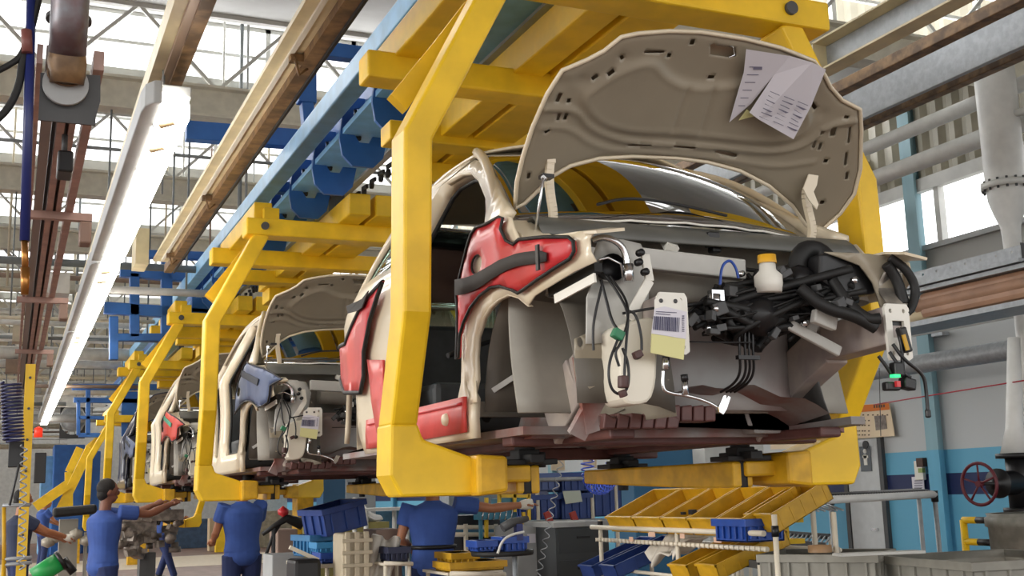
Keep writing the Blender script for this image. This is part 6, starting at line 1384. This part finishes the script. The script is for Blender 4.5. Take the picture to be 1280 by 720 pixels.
# power unit carried under the third car
r = root('axle_trolley', U(180, 690, Y=17), 'grey engine and axle assembly on a trolley below the third carrier', 'trolley')
q = U(185, 652, Y=16); rnd = random.Random(4); m = MB()
m.box(q+V(0, 0, .08), (.85, .5, .14)).box(q+V(-.12, 0, -.12), (.42, .4, .3))
for i in range(46):
    a = q+V(rnd.uniform(-.42, .42), rnd.uniform(-.35, .2), rnd.uniform(-.4, .16)); k = rnd.random()
    if k < .5: m.box(a, (rnd.uniform(.05, .16), rnd.uniform(.05, .16), rnd.uniform(.04, .14)), rz=rnd.uniform(0, 1), ry=rnd.uniform(-.5, .5))
    else: R_ = rnd.uniform(.03, .08); m.lathe([(0, -.07), (R_, -.07), (R_, 0), (R_*.6, .0), (R_*.6, .06), (0, .06)], a, rnd.choice('XYZ'), 12)
m.build('power_unit', mat('cast_metal', '9a8f84', .45, .3, c2='6a625a', nscale=14), r); MB().b2((q.x-.1, 15.9, FZ), (q.x+.1, 16.2, q.z-.4)).b2((q.x-.3, 15.8, FZ), (q.x+.3, 16.4, FZ+.12)).build('trolley_base', Mdgry, r)
r = root('axle_trolley', U(90, 690, Y=20), 'long black subframe on a grey trolley left of the worker in profile', 'trolley')
a = U(66, 641, Y=18); b = U(120, 636, Y=18); MB().bar(a, b, .5, .14).build('subframe', Mblk2, r, bevel=.04); MB().b2((a.x+.1, 18, FZ), (a.x+.35, 18.3, a.z-.1)).b2((a.x+.45, 18, FZ), (b.x-.1, 18.3, a.z-.3)).build('stand', mat('stand_steel', '9b978c', .5, .3), r)
m = MB(); [m.lathe([(0, -.08), (.09, -.04), (.09, .04), (0, .09)], U(x, y, Y=17.8), 'Z', 10) for x, y in ((60, 678), (70, 672), (95, 668), (108, 676), (118, 672))]; m.build('parts_lumps', mat('cast_pale', 'a39c8e', .5, .2), r)
# extra yellow arms deep in the line
for (pts, Y, lb) in (([(95, 680), (62, 700), (48, 662), (112, 560), (126, 548)], 26, 'yellow slanting arm of a distant carrier left of the far worker'), ([(86, 634), (86, 590), (100, 560)], 30, 'yellow upright of the most distant carrier')):
    m = MB(); P_ = [U(x, y, Y=Y) for x, y in pts[-2:]] if len(pts) == 5 else [U(x, y, Y=Y) for x, y in pts]
    for i in range(len(P_)-1): m.bar(P_[i], P_[i+1], .18, .2, up=(0, 1, 0))
    if len(pts) == 5: m.bar(U(74, 640, Y=Y), U(113, 559, Y=Y), .18, .22, up=(0, 1, 0)).bar(U(44, 634, Y=Y), U(84, 606, Y=Y), .2, .34, up=(0, 1, 0))
    tag(m.build('carrier_arm', Myel), lb, 'carrier')
pbox(86, 672, 100, 686, 33, .3, 'yellow_trestle', Myel2, 'yellow foot low on the floor behind the black subframe', 'stand'); pbox(160, 676, 186, 692, 31, .3, 'yellow_trestle', Myel2, 'yellow foot low on the floor behind the axle trolley', 'stand')
# ---- yellow post, cables, cage at the left edge
r = root('yellow_post', U(41, 700, Y=5.6), 'slim yellow post with holes standing at the left edge', 'post')
a = U(38.5, 455, Y=5.6); b = U(42, 720, Y=5.6); MB().b2((a.x-.021, 5.6, FZ), (a.x+.021, 5.64, a.z)).build('post', Myel, r)
m = MB(); [m.cyl((a.x, 5.59, FZ+.6+.14*k), (a.x, 5.602, FZ+.6+.14*k), .006, 8) for k in range(12)]; m.build('bolt_holes', Mdgry, r)
MB().lathe([(0, -.02), (.018, -.02), (.018, .02), (0, .03)], U(48, 541, Y=5.6), 'Z', 10).build('red_lamp', mat('red_lamp', 'd8402c', .4, emit='ff3a20', estr=.6), r)
tag(MB().tube(helix(U(14, 478, Y=5.2), U(17, 552, Y=5.2), .040, 17, 12), .005, 5).build('coiled_air_hose', mat('coil_dark_blue', '1f2452', .35)), 'dark blue coiled air hose bunched at the left edge', 'hose')
tag(MB().tube(helix(U(30, 556, Y=5.3), U(27, 712, Y=5.3), .013, 14, 10), .0035, 5).build('spiral_cable', Mgal), 'pale spiral cable hanging left of the yellow post', 'cable')
r = root('cable_trolley', U(22, 580, Y=5.3), 'dark cable gear hanging beside the yellow post', 'trolley')
MB().box(U(20, 568, Y=5.35), (.06, .05, .11)).box(U(50, 585, Y=5.8), (.05, .05, .14)).tube([U(12, 632, Y=5.3), U(24, 580, Y=5.3)], .006, 6).build('dark_blocks', Mblk, r, bevel=.005)
r = root('tube_cage', U(20, 720, Y=5.4), 'yellow and steel tube cage at the bottom left corner', 'cage')
for x0, y0, x1, y1, mt_ in ((5, 634, 5, 725, Myel2), (3, 632, 38, 631, Mgal), (6, 699, 40, 697, Mgal), (6, 706, 40, 703, Mgal)): MB().tube([U(x0, y0, Y=5.45), U(x1, y1, Y=5.45)], .008, 8).build('cage_tube', mt_, r)
q = U(5, 700, Y=5.45); MB().cyl((q.x, 5.45, FZ), (q.x, 5.45, q.z), .009, 8).build('cage_leg', Myel2, r)
r = root('green_tool', U(62, 700, Y=6), 'green cylindrical power tool on a stand at the bottom left', 'tool')
a = U(42, 722, Y=6.0); b = U(74, 702, Y=6.0); MB().tube([a, b], .045, 18).build('tool_barrel', Mgreen, r); MB().tube([b, b+(b-a)*.15], .05, 18).tube([b+(b-a)*.15, U(92, 716, Y=6.0)], .02, 8).build('tool_head', Mblk, r); MB().cyl(((a.x+b.x)/2, 6.0, FZ), ((a.x+b.x)/2, 6.0, (a.z+b.z)/2), .012, 8).build('tool_stand', Mgal, r)
# strap plate and blue grey column pieces under third car
